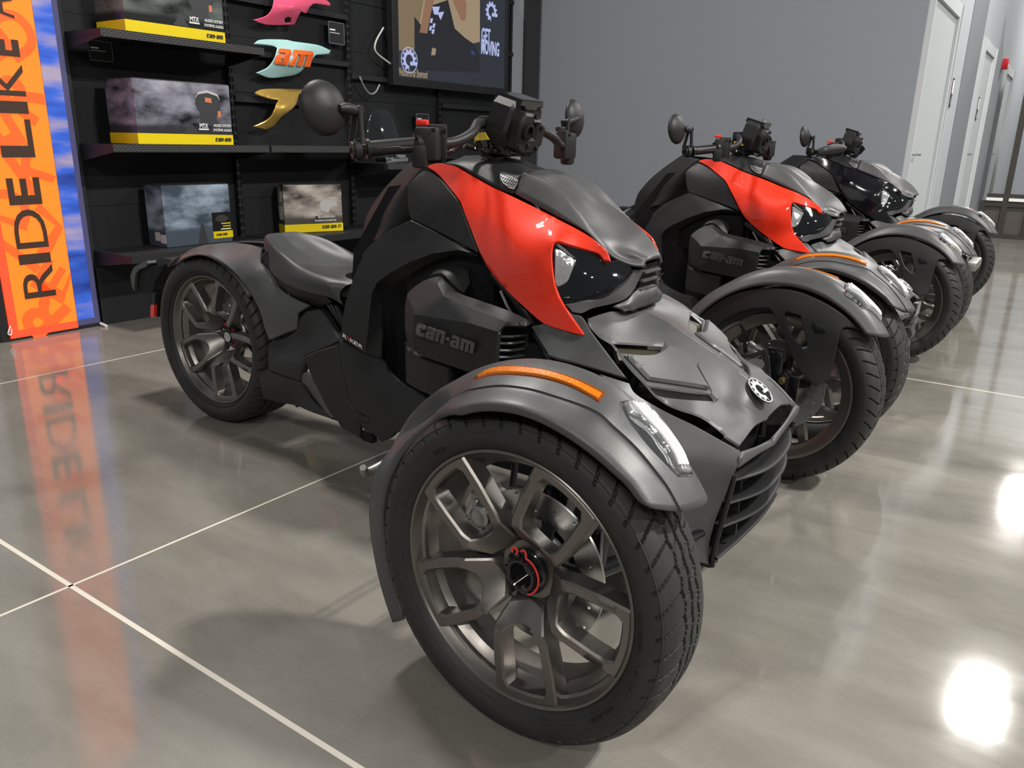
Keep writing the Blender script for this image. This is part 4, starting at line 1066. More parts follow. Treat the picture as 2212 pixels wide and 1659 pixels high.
# inner fender liner (seen on the far side), traced there and mirrored
inn = rr(100, 605, 300, 440, 500, 338, 700, 293, 900, 283, 1150, 328, 1400, 440, 1600, 570, 1745, 705, 1690, 690, 1600, 680, 1560, 710, 1530, 800, 1490, 980, 1440, 1180, 1390, 1220, 1300, 1265, 1180, 1160, 1080, 1010, 1000, 820, 930, 640, 860, 520, 800, 490, 650, 500, 480, 560, 350, 640, 300, 700, 215, 700)
hol = [rr(985, 545, 1010, 525, 1120, 560, 1150, 590, 1215, 870, 1165, 880, 1060, 760)]
ict = [(1502, 690, -.60), (1675, 621, -.60), (1862, 714, -.605), (1600, 700, -.585), (1700, 660, -.58), (1760, 740, -.572), (1800, 800, -.575), (1760, 830, -.56), (1700, 780, -.565), (1820, 720, -.585), (1560, 720, -.59)]
il = relief('fender_liner', inn, ict, 'dark', fenL, thick=.006, edge=.004, rim=2.5, holes=hol, gpx=12)
ip = relief('liner_plate', rr(1255, 650, 1285, 625, 1385, 665, 1405, 700, 1400, 735, 1290, 740), ict, 'black', fenL, thick=.004, edge=.001, rim=1.5, gpx=9, lift=.003)
mirror(il, parent=fen); mirror(ip, parent=fen)

# ---------------------------------------------------------------- front suspension and steering knuckle (seen on the far side)
sus = []
def tubeobj(nm, path, r, mtl, par=root, seg=12, k=5, sym=True):
    o = MB().add(*tube(path, r, seg, k)).obj(nm, mtl, par)
    if sym: mirror(o, parent=par)
    return o
tubeobj('upper_arm', [(-.14, -.22, .36), (-.02, -.56, .395)], .013, 'gloss'); tubeobj('upper_arm', [(.10, -.22, .36), (-.02, -.56, .395)], .013, 'gloss')
tubeobj('lower_arm', [(-.16, -.20, .20), (.0, -.59, .205)], .016, 'gloss'); tubeobj('lower_arm', [(.12, -.20, .20), (.0, -.59, .205)], .016, 'gloss')
tubeobj('tie_rod', [(-.14, -.18, .30), (-.12, -.57, .33)], .009, 'steel')
tubeobj('shock_body', [(.02, -.50, .22), (.0, -.40, .40)], .028, 'cable', seg=16)
kn = MB().add(*box(0, -.59, .30, .05, .035, .22, ch=.01)).add(*box(-.05, -.585, .36, .10, .02, .03, ch=.005)).add(*box(.045, -.575, .285, .07, .014, .11, ch=.004)).obj('steering_knuckle', 'gloss', root); mirror(kn)
for zz in (.325, .262):
    bo = MB().add(*tube([(.036, -.568, zz), (.036, -.556, zz)], .011, 12)).add(*tube([(.036, -.557, zz), (.036, -.551, zz)], .007, 6)).obj('bolt', 'gold', root); mirror(bo)
tubeobj('brake_hose', [(-.09, -.60, .38), (-.10, -.56, .47), (-.12, -.45, .46), (-.15, -.30, .42)], .006, 'cable')

# ---------------------------------------------------------------- side fairings (painted)
red = a(770, 225, 800, 190, 900, 172, 1000, 180, 1120, 205, 1230, 265, 1380, 350, 1560, 450, 1720, 525, 1830, 575) + b(300, 690, 600, 845, 850, 975, 1000, 1075, 1100, 1160, 1170, 1232, 1215, 1355, 1130, 1345, 1060, 1268, 900, 1215, 700, 1155, 600, 1122, 550, 1122, 525, 1150, 512, 1250, 518, 1400, 530, 1520, 545, 1620) + \
    d(555, 330, 580, 400, 620, 490, 740, 680, 905, 905, 880, 917, 720, 880, 450, 795, 330, 720, 150, 560, 0, 420) + c(1600, 235, 1500, 100) + a(1440, 1320, 1380, 1190, 1310, 1000, 1240, 820, 1180, 660, 1130, 580, 1040, 470, 960, 370, 870, 285)
rct = [(919, 361, .100), (945, 355, .104), (983, 357, .108), (1047, 395, .118), (1111, 424, .125), (1180, 465, .129), (1254, 497, .130), (1300, 535, .126), (1317, 555, .121), (1300, 553, .128), (957, 392, .122), (984, 425, .148), (1004, 465, .164), (1017, 501, .175), (1040, 560, .190),
       (1069, 605, .200), (1100, 636, .209), (1140, 676, .217), (1181, 704, .224), (1263, 724, .224), (1236, 674, .214), (1205, 640, .203), (1196, 602, .204), (1194, 545, .198), (1200, 522, .190), (1150, 600, .216), (1120, 540, .205), (1080, 480, .172), (1040, 440, .148), (1150, 500, .175), (1250, 530, .150), (1180, 660, .212), (1090, 590, .207)]
fr = relief('side_fairing', red, rct, 'red', root, thick=.006, edge=.004, rim=2.5, gpx=11, angle=50)
frL = mirror(fr)

# ---------------------------------------------------------------- nose cowl
E_ = C3(b(60, 540, 300, 665, 600, 820, 850, 950, 1000, 1045, 1120, 1160, 1240, 1285, 1450, 1385, 1620, 1420), [.113, .120, .124, .120, .115, .107, .095, .070, .046])
K_ = C3(b(160, 310, 420, 410, 640, 575, 830, 790, 960, 975, 1090, 1120, 1225, 1240, 1420, 1320, 1632, 1350), [.088, .092, .096, .100, .106, .100, .085, .062, .041])
K2 = C3(b(185, 298, 445, 400, 670, 565, 860, 780, 990, 960, 1120, 1085, 1260, 1190, 1460, 1260, 1640, 1338), [.080, .082, .084, .086, .090, .086, .072, .056, .038])
R_ = C3(b(250, 262, 600, 345, 850, 520, 1020, 720, 1150, 890, 1280, 1030, 1410, 1130, 1540, 1230, 1700, 1320), [.050, .050, .050, .050, .050, .048, .043, .034, .022])
C_ = C3(b(330, 252, 660, 335, 920, 485, 1120, 620, 1300, 742, 1460, 860, 1600, 985, 1720, 1130, 1822, 1300), 0)
nose = loft('nose_cowl', [E_, K_, K2, R_, C_], 'panel', root, 4, 4, 9, seam=True, thick=.006, raw=True, angle=30)
# rear dash cover
E2 = C3(a(1000, 182, 1150, 205, 1300, 290, 1480, 395, 1640, 480, 1810, 550), [.104, .108, .113, .117, .119, .114])
M2 = C3(a(1040, 160, 1200, 150, 1400, 190, 1560, 260, 1760, 330, 1915, 330), [.085, .088, .088, .088, .089, .086])
R2 = C3(a(1150, 130, 1300, 110, 1500, 120, 1680, 160, 1860, 230, 1990, 285), [.05, .05, .05, .05, .05, .05])
C2 = C3(a(1230, 90, 1400, 85, 1560, 95, 1720, 125, 1900, 190, 2060, 262), 0)
dash = loft('dash_cover', [E2, M2, R2, C2], 'dark', root, 4, 4, 6, seam=True, thick=.006, raw=True, angle=40)
# honeycomb vent each side
vent = a(1665, 320, 1760, 340, 1880, 395, 1870, 440, 1830, 510, 1770, 495, 1700, 440, 1670, 390)
vct = hits(dash, densify(inset(vent, 3), 6))
relief('vent_recess', vent, vct, 'black', root, thick=.006, edge=.001, rim=1, gpx=8, lift=.0012)
mirror(root.children[-1])
fl = TPS([(p[0], p[1]) for p in vct], [depth_of(p) for p in vct])
q = MB(); hx = []
vloop = vent
ss = 4.6
for r_ in range(-2, 14):
    for c_ in range(-2, 14):
        cx = 1080 + c_ * ss * 1.0 + (r_ % 2) * ss * .5 + r_ * .0; cy = 376 + r_ * ss * .80 + c_ * 1.6
        if inpoly((cx, cy), inset(vloop, 2.0)): hx.append([(cx + 1.75 * math.cos(t_), cy + 1.75 * math.sin(t_)) for t_ in np.linspace(0, 2 * pi, 6, endpoint=False)])
v, f = plate([inset(vloop, .3)] + hx, 0, 1, lambda x, y, t: CAM + ray(x, y) / fl(x, y) + np.array([.001, -.004, .005]) * (.5 + .2 * t))
vm = recalc(mk('honeycomb_grille', v, f, 'mesh', root, False)); mirror(vm)
# nose grille under the beak
gb = MB().add(*plate([[(-.165, .712), (-.135, .704), (-.146, .640), (-.165, .620), (-.22, .62), (-.22, .70)]], -.038, .038, lambda x, y, t: (x, t, y))).obj('grille_box', 'black', root, True, 30)
for k, zz in enumerate((.688, .668, .648)):
    mk('nose_slat', *box(-.136 - .005 * k, 0, zz, .020, .080, .005, Matrix.Rotation(.25, 3, 'Y'), .0015), 'panel', root)
# headlight surround, chin
sur = d(1480, 125, 1620, 130, 1560, 250, 1500, 370, 1400, 480, 1250, 540, 1000, 598, 870, 655, 750, 640, 680, 545, 950, 495, 1180, 432, 1300, 352, 1400, 262, 1455, 180)
sct = [(*d(1480, 125)[0], .058), (*d(1620, 130)[0], .040), (*d(1500, 370)[0], .060), (*d(1400, 480)[0], .085), (*d(1250, 540)[0], .110), (*d(1000, 598)[0], .155), (*d(870, 655)[0], .185), (*d(700, 560)[0], .205), (*d(950, 495)[0], .170), (*d(1180, 432)[0], .128), (*d(1400, 262)[0], .078)]
hs_ = relief('headlight_surround', sur, sct, 'panel', root, thick=.02, edge=.004, rim=2.5, gpx=10); mirror(hs_)
chin = loft('chin', [C3(d(1640, 320, 1560, 345, 1500, 385, 1400, 485, 1240, 560), [0, .035, .055, .085, .118]), C3(d(1680, 430, 1600, 440, 1530, 480, 1440, 545, 1290, 585), [0, .035, .055, .085, .112]), C3(d(1640, 560, 1580, 575, 1520, 595, 1470, 615, 1390, 612), [0, .03, .05, .07, .095])], 'panel', root, 5, 5, 5, raw=True, thick=.008)
chL = mirror(chin); md = chL.modifiers.new('thickness', 'SOLIDIFY'); md.thickness = .008; md.offset = -1
# headlights
hl = b(515, 1140, 600, 1118, 700, 1150, 900, 1212, 1060, 1265, 1215, 1350, 1300, 1330, 1440, 1395, 1470, 1440) + d(1420, 190, 1330, 300, 1210, 410, 950, 505, 690, 550, 620, 500, 560, 380, 535, 200)
hct = [(1194, 545, .190), (1196, 602, .194), (1207, 640, .195), (1225, 658, .192), (1272, 651, .165), (1318, 634, .130), (1355, 600, .085), (1364, 575, .064), (1318, 562, .108), (1250, 538, .150), (1270, 595, .160), (1320, 600, .122)]
hln = relief('headlight_lens', hl, hct, 'lens', root, thick=.03, edge=.002, rim=2, gpx=11); mirror(hln)
hb = b(540, 1190, 640, 1225, 790, 1330, 800, 1350, 760, 1450, 700, 1590, 640, 1640) + d(580, 340, 550, 300, 535, 200)
hbl = relief('headlight_bulb', hb, hct, 'clear', hln, thick=.02, edge=.004, rim=2.5, gpx=7, lift=.003)
tri_ = relief('lamp_shade', b(545, 1160, 590, 1150, 790, 1320, 740, 1310, 640, 1240), hct, 'panel', hln, thick=.006, edge=.001, rim=1, gpx=8, lift=.006)
drl = MB()
hf = TPS([(p[0], p[1]) for p in hct], [depth_of(p) for p in hct])
drl.add(*tube([CAM + ray(*p) / hf(*p) + np.array([.003, -.003, .003]) for p in d(640, 480, 800, 470, 950, 440, 1110, 395, 1230, 350)], .0022, 6))
drl = drl.obj('running_light_strip', 'gloss', hln)
hlnL = [o for o in root.children if o.name.startswith('headlight_lens') and o != hln][0]
for p in (hbl, tri_, drl): mirror(p, parent=hlnL)

# ---------------------------------------------------------------- hood
hood = d(940, 700) + d(965, 790, 1080, 920, 1210, 1000) + e(150, 720, 330, 960, 510, 1150, 620, 1280, 700, 1345, 800, 1410, 950, 1470) + g(560, 415, 700, 485, 900, 645, 930, 690, 1095, 800, 1180, 690, 1290, 552, 1420, 478)
hood += [(1655, 906), (1641, 844), (1590, 799), (1550, 768), (1500, 733), (1450, 700), (1420, 684), (1392, 668)] + d(1430, 640, 1380, 622, 1230, 612, 1080, 650)
hoct = [(1270, 687, .192), (1318, 738, .212), (1360, 785, .226), (1392, 828, .236), (1412, 851, .236), (1445, 875, .225), (1501, 894, .208), (1526, 907, .196), (1563, 936, .183), (1598, 965, .170), (1633, 919, .080), (1655, 906, 0), (1641, 844, 0), (1590, 799, 0), (1550, 768, 0), (1500, 733, 0), (1450, 700, 0), (1392, 668, 0),
        (1322, 671, .118), (1300, 680, .150), (1360, 674, .05), (1420, 740, .085), (1500, 800, .085), (1560, 870, .095), (1350, 720, .140)]
s1 = e(150, 670, 740, 702, 700, 760, 640, 795, 560, 812, 240, 792)
s2 = e(575, 1195, 900, 1238, 1290, 1285, 1350, 1357, 900, 1325, 690, 1292)
hd = relief('hood', hood, hoct, 'panel', root, thick=.003, edge=.003, rim=2.5, holes=[s1, s2], gpx=11, seam=True)
hfl = TPS([(p[0], p[1]) for p in hoct], [depth_of(p) for p in hoct])
# raised scoop plates either side
sc = e(120, 645, 240, 795, 330, 905, 530, 1158, 900, 1205, 1270, 1258, 1290, 1245, 1200, 1080, 1120, 940, 1050, 835, 870, 722, 760, 700, 700, 762, 640, 798, 560, 815, 240, 795)
scp = e(262, 830, 560, 828, 660, 806, 720, 770, 770, 712, 870, 728, 1045, 838, 1112, 942, 1190, 1080, 1274, 1222, 1262, 1234, 900, 1178, 540, 1124)
sp1 = relief('hood_scoop', scp, hoct, 'panel', root, thick=.012, edge=.005, rim=4, gpx=10, lift=.009); mirror(sp1)
sr = relief('scoop_ridge', e(1150, 905, 1185, 930, 1260, 1085, 1395, 1305, 1405, 1340, 1375, 1368, 1350, 1350, 1290, 1290, 1290, 1250, 1200, 1080, 1125, 945), hoct, 'panel', root, thick=.010, edge=.005, rim=3, gpx=8, lift=.003); mirror(sr)
# duct insert seen through the upper slot, dark tray below the lower slot
di = relief('duct_insert', e(200, 655, 760, 690, 690, 800, 560, 830, 250, 810), hoct, 'beige', root, thick=.01, edge=0, rim=2, gpx=11, lift=-.016); mirror(di)
tr_ = relief('vent_tray', e(560, 1200, 1310, 1290, 1370, 1370, 700, 1300), hoct, 'black', root, thick=.004, edge=0, rim=2, gpx=12, lift=-.0045); mirror(tr_)
# badge
ec = np.array(onS(1641, 844, 0.0)); e1 = np.array([0, -1.0, 0]); 
pa, pb = onS(1590, 799, 0), onS(1655, 906, 0); tg_ = np.array([.78, 0, -.626]); e2 = -tg_; nrm = np.cross(e2, e1); nrm = nrm if nrm[2] > 0 else -nrm
bfn = lambda rx: (lambda x, y, t: ec + rx * (x * np.array([0, 1.0, 0]) + y * (-tg_)) + nrm * (-.001 + .003 * t))
bg = recalc(mk('emblem', *plate([circ(0, 0, 1, 40)], 0, 1, bfn(.034)), 'gloss', root, False)); tag(bg, 'round chrome gear emblem')
gear_logo('emblem_ring', lambda x, y, t: bfn(.0335)(x, y, 1 + .35 * t), 'emb', bg)
lettering('emblem_text', 'BRP', lambda x, y, t: bfn(.0335)(.5 + x * .7, -.22 + y * .2, 1.4 + .3 * t), 'white', bg, bold=.03)

# cheek between fairing and fender
ck = d(250, 795, 330, 930, 440, 1100, 490, 1160, 800, 1245, 1100, 1335, 1340, 1410, 1405, 1425, 1250, 1225, 1000, 895, 870, 690, 760, 650, 690, 600, 560, 700, 420, 760)
ckc = [(*d(250, 795)[0], .215), (*d(490, 1160)[0], .258), (*d(900, 1270)[0], .258), (*d(1405, 1425)[0], .248), (*d(1000, 895)[0], .222), (*d(870, 690)[0], .198), (*d(690, 600)[0], .198), (*d(700, 950)[0], .228), (*d(450, 900)[0], .232)]
ch_ = relief('side_cheek', ck, ckc, 'panel', root, thick=.010, edge=.003, rim=2.5, gpx=12); mirror(ch_)

# ---------------------------------------------------------------- front bumper and grille
shd = [(1297, 806), (1361, 826), (1372, 846), (1401, 866), (1449, 893), (1501, 918), (1563, 953), (1597, 972)] + g(1095, 830, 1110, 862, 1110, 1005, 1070, 1060, 1055, 1095, 1000, 1200, 960, 1330) + h(900, 700, 820, 900, 755, 1130, 738, 1230, 738, 1400, 755, 1462, 700, 1440, 500, 1380) + [(1440, 1130), (1400, 1000), (1350, 900), (1310, 850)]
bct = [(1300, 808, .285), (1361, 826, .256), (1401, 866, .247), (1449, 893, .240), (1501, 918, .227), (1563, 953, .205), (1598, 970, .188), (1592, 1010, .206), (1573, 1060, .206), (1557, 1105, .204), (1533, 1185, .202), (1536, 1222, .198), (1480, 1205, .25), (1440, 1130, .29), (1500, 1000, .258), (1400, 1000, .31), (1350, 900, .315), (1310, 850, .312)]
bm_ = relief('bumper', shd, bct, 'panel', root, thick=.012, edge=.004, rim=3, gpx=14); mirror(bm_)
# upper lip across the front, over the grille
Lp = [C3(g(1095, 866, 1300, 795, 1450, 715), [.190, .10, 0]), C3(g(1108, 935, 1320, 830, 1490, 735), [.200, .10, 0]), C3(g(1075, 1060, 1300, 905, 1510, 775), [.206, .10, 0])]
lipo = loft('bumper_lip', Lp, 'panel', root, 6, 5, 3, seam=False, raw=True, thick=.008); lpl = mirror(lipo); md = lpl.modifiers.new('thickness', 'SOLIDIFY'); md.thickness = .008; md.offset = -1
bkp = MB().add(*plate([[(-.20, .36), (-.195, .13), (.195, .13), (.20, .36)]], .085, .10, lambda x, y, t: (t, x, y))).obj('grille_backing', 'black', root, False)
for k, (zR, zc, xf) in enumerate(((.318, .306, .190), (.267, .254, .186), (.214, .200, .176), (.140, .150, .160))):
    P_ = [np.array([.165 - .004 * k, -.199, zR]), np.array([xf + .004, -.10, (zR + zc) / 2]), np.array([xf + .010, 0, zc]), np.array([xf + .004, .10, (zR + zc) / 2]), np.array([.165 - .004 * k, .199, zR])]
    G_ = [[p + np.array([-.002, 0, .0035]) for p in P_], [p + np.array([.003, 0, .001]) for p in P_], [p + np.array([-.002, 0, -.003]) for p in P_], [p + np.array([-.05, 0, -.009]) for p in P_], [p + np.array([-.05, 0, -.004]) for p in P_], [p + np.array([-.002, 0, .0035]) for p in P_]]
    loft('grille_slat', G_, 'dark', root, 5, 2, 5, raw=True, angle=30)
for sy in (-1, 1):
    for zz in (.29, .24, .185): mk('grille_post', *box(.14, sy * .125, zz, .05, .006, .035), 'dark', root, False)
    mk('grille_frame', *tube([(.172, sy * .200, .335), (.160, sy * .198, .25), (.146, sy * .197, .16), (.145, sy * .196, .118)], .006, 6), 'dark', root)
sk = MB().add(*plate([[(-.196, .112), (-.155, .108), (-.150, .125), (.150, .125), (.155, .108), (.196, .112), (.196, .128), (-.196, .128)]], .10, .150, lambda x, y, t: (t - .5 * abs(x) * .1, x, y))).obj('bumper_sill', 'dark', root, False)
# ---------------------------------------------------------------- engine side cover with raised lettering
ecv = c(535, 400, 650, 300, 780, 225, 940, 183, 1000, 225, 1160, 378, 1400, 470, 1750, 592, 2060, 735, 2050, 760, 1960, 775, 1760, 780, 1690, 835, 1650, 895, 1630, 1080, 1615, 1262, 1560, 1330, 1380, 1382, 1050, 1282, 850, 1215, 700, 1150, 600, 1070, 545, 1000, 512, 850, 508, 600)
_ev = [(535, 400, .236), (650, 300, .224), (780, 225, .214), (940, 183, .205), (1000, 225, .203), (1160, 378, .212), (1400, 470, .220), (1750, 592, .224), (2060, 735, .226),
       (915, 300, .232), (990, 445, .260), (1300, 580, .264), (1745, 752, .264), (620, 580, .272), (640, 660, .285), (1300, 765, .289), (1640, 868, .285), (508, 600, .246), (512, 850, .250), (545, 1000, .258),
       (605, 900, .284), (650, 1050, .286), (600, 1070, .270), (700, 1150, .278), (850, 1215, .281), (1050, 1282, .283), (1380, 1382, .281), (1560, 1330, .281), (1615, 1262, .283), (1630, 1080, .285), (1650, 895, .284), (1690, 835, .276), (1760, 780, .266), (1960, 775, .245), (2050, 760, .228), (1000, 1000, .290), (500, 380, .236), (2100, 740, .224)]
ecc = [(*c(x, y)[0], s) for x, y, s in _ev]
ecr = [[0, 13], [13, 9, 3], [9, 10, 4], [10, 11, 12], [10, 5], [13, 14, 20, 21, 22], [14, 15, 16], [12, 16], [12, 8], [13, 10]]
ev = relief('engine_cover', ecv, ecc, 'dark', root, thick=.010, edge=.005, rim=3, gpx=10, angle=22, creases=ecr); evL = mirror(ev)
el = relief('engine_lower_cover', c(512, 985, 560, 1060, 650, 1135, 800, 1205, 1048, 1285, 1062, 1690, 900, 1660, 700, 1585, 548, 1492, 522, 1430, 515, 1200), [(*c(512, 985)[0], .250), (*c(1048, 1285)[0], .268), (*c(1062, 1690)[0], .255), (*c(545, 1490)[0], .245), (*c(800, 1400)[0], .268)], 'dark', root, thick=.02, edge=.006, rim=3, gpx=12); elL = mirror(el)
eb = relief('engine_top_cover', c(780, 235, 860, 135, 960, 95, 1075, 72, 1190, 72, 1290, 130, 1315, 290, 1240, 412, 1160, 375, 1040, 260, 985, 200, 940, 180, 850, 200), [(*c(780, 235)[0], .20), (*c(860, 135)[0], .185), (*c(1075, 72)[0], .165), (*c(1190, 72)[0], .155), (*c(1315, 290)[0], .165), (*c(1240, 412)[0], .190), (*c(940, 183)[0], .198), (*c(1050, 150)[0], .188)], 'dark', root, thick=.02, edge=.006, rim=3, gpx=11); mirror(eb)
efl = TPS([(p[0], p[1]) for p in ecc], [depth_of(p) for p in ecc])
def on_field(fl, px0, ux, uy, vx, vy, k0, k1):
    def fn(x, y, t):
        u = px0[0] + x * ux + y * vx; v = px0[1] + x * uy + y * vy
        P = CAM + ray(u, v) / fl(u, v); return P + np.array([0, -1.0, 0]) * (k0 + (k1 - k0) * t)
    return fn
lg = canam('raised_letter', 'can-am', on_field(efl, c(1013, 945)[0], 124, 42.5, 3.5, -24.5, -.001, .0035), 'badge', ev, shear=.02, each=True)
lgl = canam('raised_letter', 'can-am', lambda x, y, t: (lambda p: (p[0] * 1, -p[1], p[2]))(on_field(efl, c(1013, 945)[0], 124, 42.5, 3.5, -24.5, -.001, .0035)(-x, y, t)), 'badge', evL, shear=-.02, each=True)
elf = TPS([512 * .18 + 780, 1048 * .18 + 780] and [(p[0], p[1]) for p in [(*c(512, 985)[0], 0), (*c(1048, 1285)[0], 0), (*c(1062, 1690)[0], 0), (*c(545, 1490)[0], 0), (*c(800, 1400)[0], 0)]], [depth_of(p) for p in [(*c(512, 985)[0], .250), (*c(1048, 1285)[0], .268), (*c(1062, 1690)[0], .255), (*c(545, 1490)[0], .245), (*c(800, 1400)[0], .268)]])
lettering('moulded_text', 'ROTAX', on_field(elf, c(850, 1590)[0], 34, 15, 1.5, -8.5, 0, .0012), 'badgedk', el, bold=.02)
# vent at the front of the cover
vb = relief('vent_box', c(1615, 1270, 1650, 895, 1700, 830, 1760, 780, 1960, 775, 2050, 765, 2000, 800, 1975, 1200, 1900, 1240, 1720, 1255), [(*c(1620, 1270)[0], .262), (*c(1650, 895)[0], .262), (*c(1760, 780)[0], .250), (*c(2050, 765)[0], .205), (*c(1975, 1200)[0], .195), (*c(1800, 1000)[0], .215)], 'black', root, thick=.012, edge=.0, rim=2, gpx=12); mirror(vb)
for k, (L0, L1) in enumerate(((c(1640, 925), c(1960, 905)), (c(1632, 1005), c(1950, 985)), (c(1628, 1090), c(1945, 1070)), (c(1620, 1170), c(1940, 1150)), (c(1618, 1245), c(1900, 1225)))):
    A0 = onS(*L0[0], .268); A1 = onS(*L1[0], .200)
    sl = MB().add(*tube([A0, (A0 + A1) / 2 + np.array([.006, -.004, 0]), A1], .0032, 6)).obj('vent_slat', 'panel', root); mirror(sl)
fp_ = MB().add(*tube([onS(*c(1990, 800)[0], .198), onS(*c(1965, 1210)[0], .190)], .005, 6)).obj('vent_post', 'dark', root); mirror(fp_)

# ---------------------------------------------------------------- arch frame, side and spine panels
arch = m(960, 1490, 985, 1280, 1010, 1110, 1060, 930, 1130, 735, 1225, 525) + a(0, 1275, 90, 1165, 180, 1080, 320, 990, 460, 915, 590, 852, 700, 905, 1000, 1050, 1380, 1250, 1400, 1300, 1300, 1300, 1160, 1290, 1000, 1320, 800, 1400, 640, 1490, 500, 1580) + c(390, 290, 300, 370, 275, 440, 268, 600, 262, 900, 255, 1200, 120, 1155, 0, 1112)
arc_ = [(734, 729, .205), (743, 660, .200), (764, 592, .192), (782, 552, .182), (812, 515, .172), (838, 499, .166), (887, 474, .158), (960, 510, .162), (1030, 546, .172), (1040, 560, .172), (990, 553, .158), (961, 559, .158), (925, 573, .158), (870, 606, .158), (834, 627, .158), (829, 647, .160), (827, 700, .165), (826, 777, .172), (725, 735, .205),
        (*c(50, 1140)[0], .206), (*c(90, 760)[0], .204), (*c(130, 400)[0], .200), (*c(190, 280)[0], .198), (*a(330, 1500)[0], .194), (*a(560, 1370)[0], .188), (*a(850, 1260)[0], .182), (*a(1160, 1215)[0], .178), (*a(1390, 1265)[0], .176)]
ar_ = relief('arch_frame', arch, arc_, 'dark', root, thick=.016, edge=.004, rim=2.5, gpx=11, angle=22, creases=[[19, 20, 21, 22, 23, 24, 25, 26, 27]]); arL = mirror(ar_)
afl = TPS([(p[0], p[1]) for p in arc_], [depth_of(p) for p in arc_])
for ch_, x0, mt_ in (('R', 1025, 'white'), ('Y', 1072, 'clip'), ('K', 1113, 'white'), ('E', 1160, 'white'), ('R', 1215, 'white')):
    cx = m(x0, 1475 + (x0 - 1025) * .62)[0]
    lettering('lettering', ch_, on_field(afl, cx, 8.2, 5.0, 1.2, -6.8, .0005, .0015), mt_, ar_, bold=.0)
us = a(545, 440, 640, 340, 765, 235, 870, 290, 955, 372, 1035, 470, 1125, 580, 1175, 660, 1240, 830, 1305, 1005, 1375, 1190, 1395, 1262, 1380, 1248, 1000, 1048, 700, 903, 592, 848, 565, 760, 550, 600)
usc = [(*a(545, 440)[0], .125), (*a(640, 340)[0], .112), (*a(765, 235)[0], .096), (*a(955, 372)[0], .118), (*a(1125, 580)[0], .146), (*a(1240, 830)[0], .162), (*a(1385, 1255)[0], .180), (*a(1000, 1048)[0], .162), (*a(592, 848)[0], .152), (*a(800, 600)[0], .140), (*a(550, 600)[0], .135)]
ups = relief('upper_side_panel', us, usc, 'dark', root, thick=.012, edge=.003, rim=2.5, gpx=11); mirror(ups)
# spine behind the fork: strip from the dash down to the seat
Cs = C3([(900, 338)] + a(600, 160, 420, 330, 240, 530, 90, 760, 40, 900, 20, 1050, 10, 1200), 0)
M1s = C3([(908, 343)] + a(650, 185, 480, 370, 300, 590, 160, 790, 110, 930, 85, 1070, 60, 1200), .055)
Es = C3([(925, 352)] + a(730, 232, 548, 440, 440, 610, 372, 780, 335, 900, 270, 1000, 180, 1085), .100)
Bs = [q + np.array([.06, .015, -.01]) for q in Es]
spn = loft('spine_cover', [Bs, Es, M1s, Cs], 'dark', root, 5, 4, 8, seam=True, raw=True, angle=25)
# dark core that closes the body
core = MB()
core.add(*plate([[(-.95, .20), (-.30, .20), (-.15, .30), (-.22, .58), (-.45, .66), (-.58, .80), (-.72, .86), (-.86, .84), (-1.0, .66), (-1.02, .50), (-.97, .3)]], -.085, .085, lambda x, y, t: (x, t, y)))
core.add(*box(-.45, 0, .36, .48, .40, .34, ch=.03)).add(*box(-.10, 0, .26, .36, .26, .26, ch=.03)).add(*box(-1.13, 0, .44, .34, .17, .17, ch=.03)).add(*box(-.62, 0, .62, .30, .28, .20, ch=.04))
core.obj('engine_core', 'black', root, True, 30)
# belt tensioner, hoses glimpsed above the engine
tubeobj('coolant_hose', [(-.46, -.15, .66), (-.36, -.18, .60), (-.30, -.17, .50), (-.26, -.20, .44)], .016, 'cable'); tubeobj('brake_line', [(-.42, -.185, .63), (-.38, -.195, .585), (-.33, -.19, .56)], .004, 'steel', seg=8)
tubeobj('frame_strut', [(-.44, -.16, .66), (-.33, -.19, .56), (-.24, -.20, .47)], .010, 'gloss')
mk('hose_clamp', *tube([(-.275, -.20, .455), (-.268, -.203, .445)], .018, 12), 'steel', root); mirror(root.children[-1])

# ---------------------------------------------------------------- lower side panels
lf = n(960, 190, 1200, 330, 1465, 432, 1520, 520, 1600, 610, 1700, 700, 1800, 770, 2000, 880, 2100, 1100, 1900, 1250, 1659, 1290, 1560, 1360, 1450, 1412, 1350, 1320, 1215, 1245, 1195, 1172, 1310, 1212, 1275, 1112, 1115, 992, 1000, 640, 965, 450, 938, 252)
lfc = [(734, 734, .205), (777, 760, .206), (825, 778, .186), (836, 795, .186), (868, 828, .20), (920, 860, .215), (940, 900, .225), (822, 955, .222), (780, 925, .215), (797, 919, .218), (762, 880, .212), (735, 780, .206), (800, 850, .220), (760, 800, .212)]
lo_ = relief('lower_side_panel', lf, lfc, 'dark', root, thick=.012, edge=.004, rim=2.5, gpx=12); mirror(lo_)
fpn = n(530, 415, 560, 380, 780, 292, 930, 252, 962, 450, 995, 640, 1110, 992, 1270, 1114, 1308, 1210, 1192, 1170, 1198, 1365, 1240, 1395, 1100, 1315, 980, 1250, 920, 1160, 880, 1130, 800, 1000, 700, 800, 600, 600)
fpc = [(656, 774, .200), (701, 753, .200), (728, 746, .200), (741, 816, .206), (761, 880, .208), (796, 918, .212), (784, 950, .205), (737, 926, .200), (726, 910, .198), (690, 850, .200), (668, 808, .198)]
fo = relief('footrest_panel', fpn, fpc, 'dark', root, thick=.012, edge=.004, rim=2.5, gpx=11); mirror(fo)
sw_ = n(100, 260, 150, 185, 300, 165, 450, 60, 470, -60, 560, -160, 700, -180, 760, -130, 850, 0, 950, 170, 950, 210, 860, 255, 780, 285, 560, 375, 530, 415, 540, 480, 510, 590, 500, 700, 300, 630, 100, 555, 95, 420)
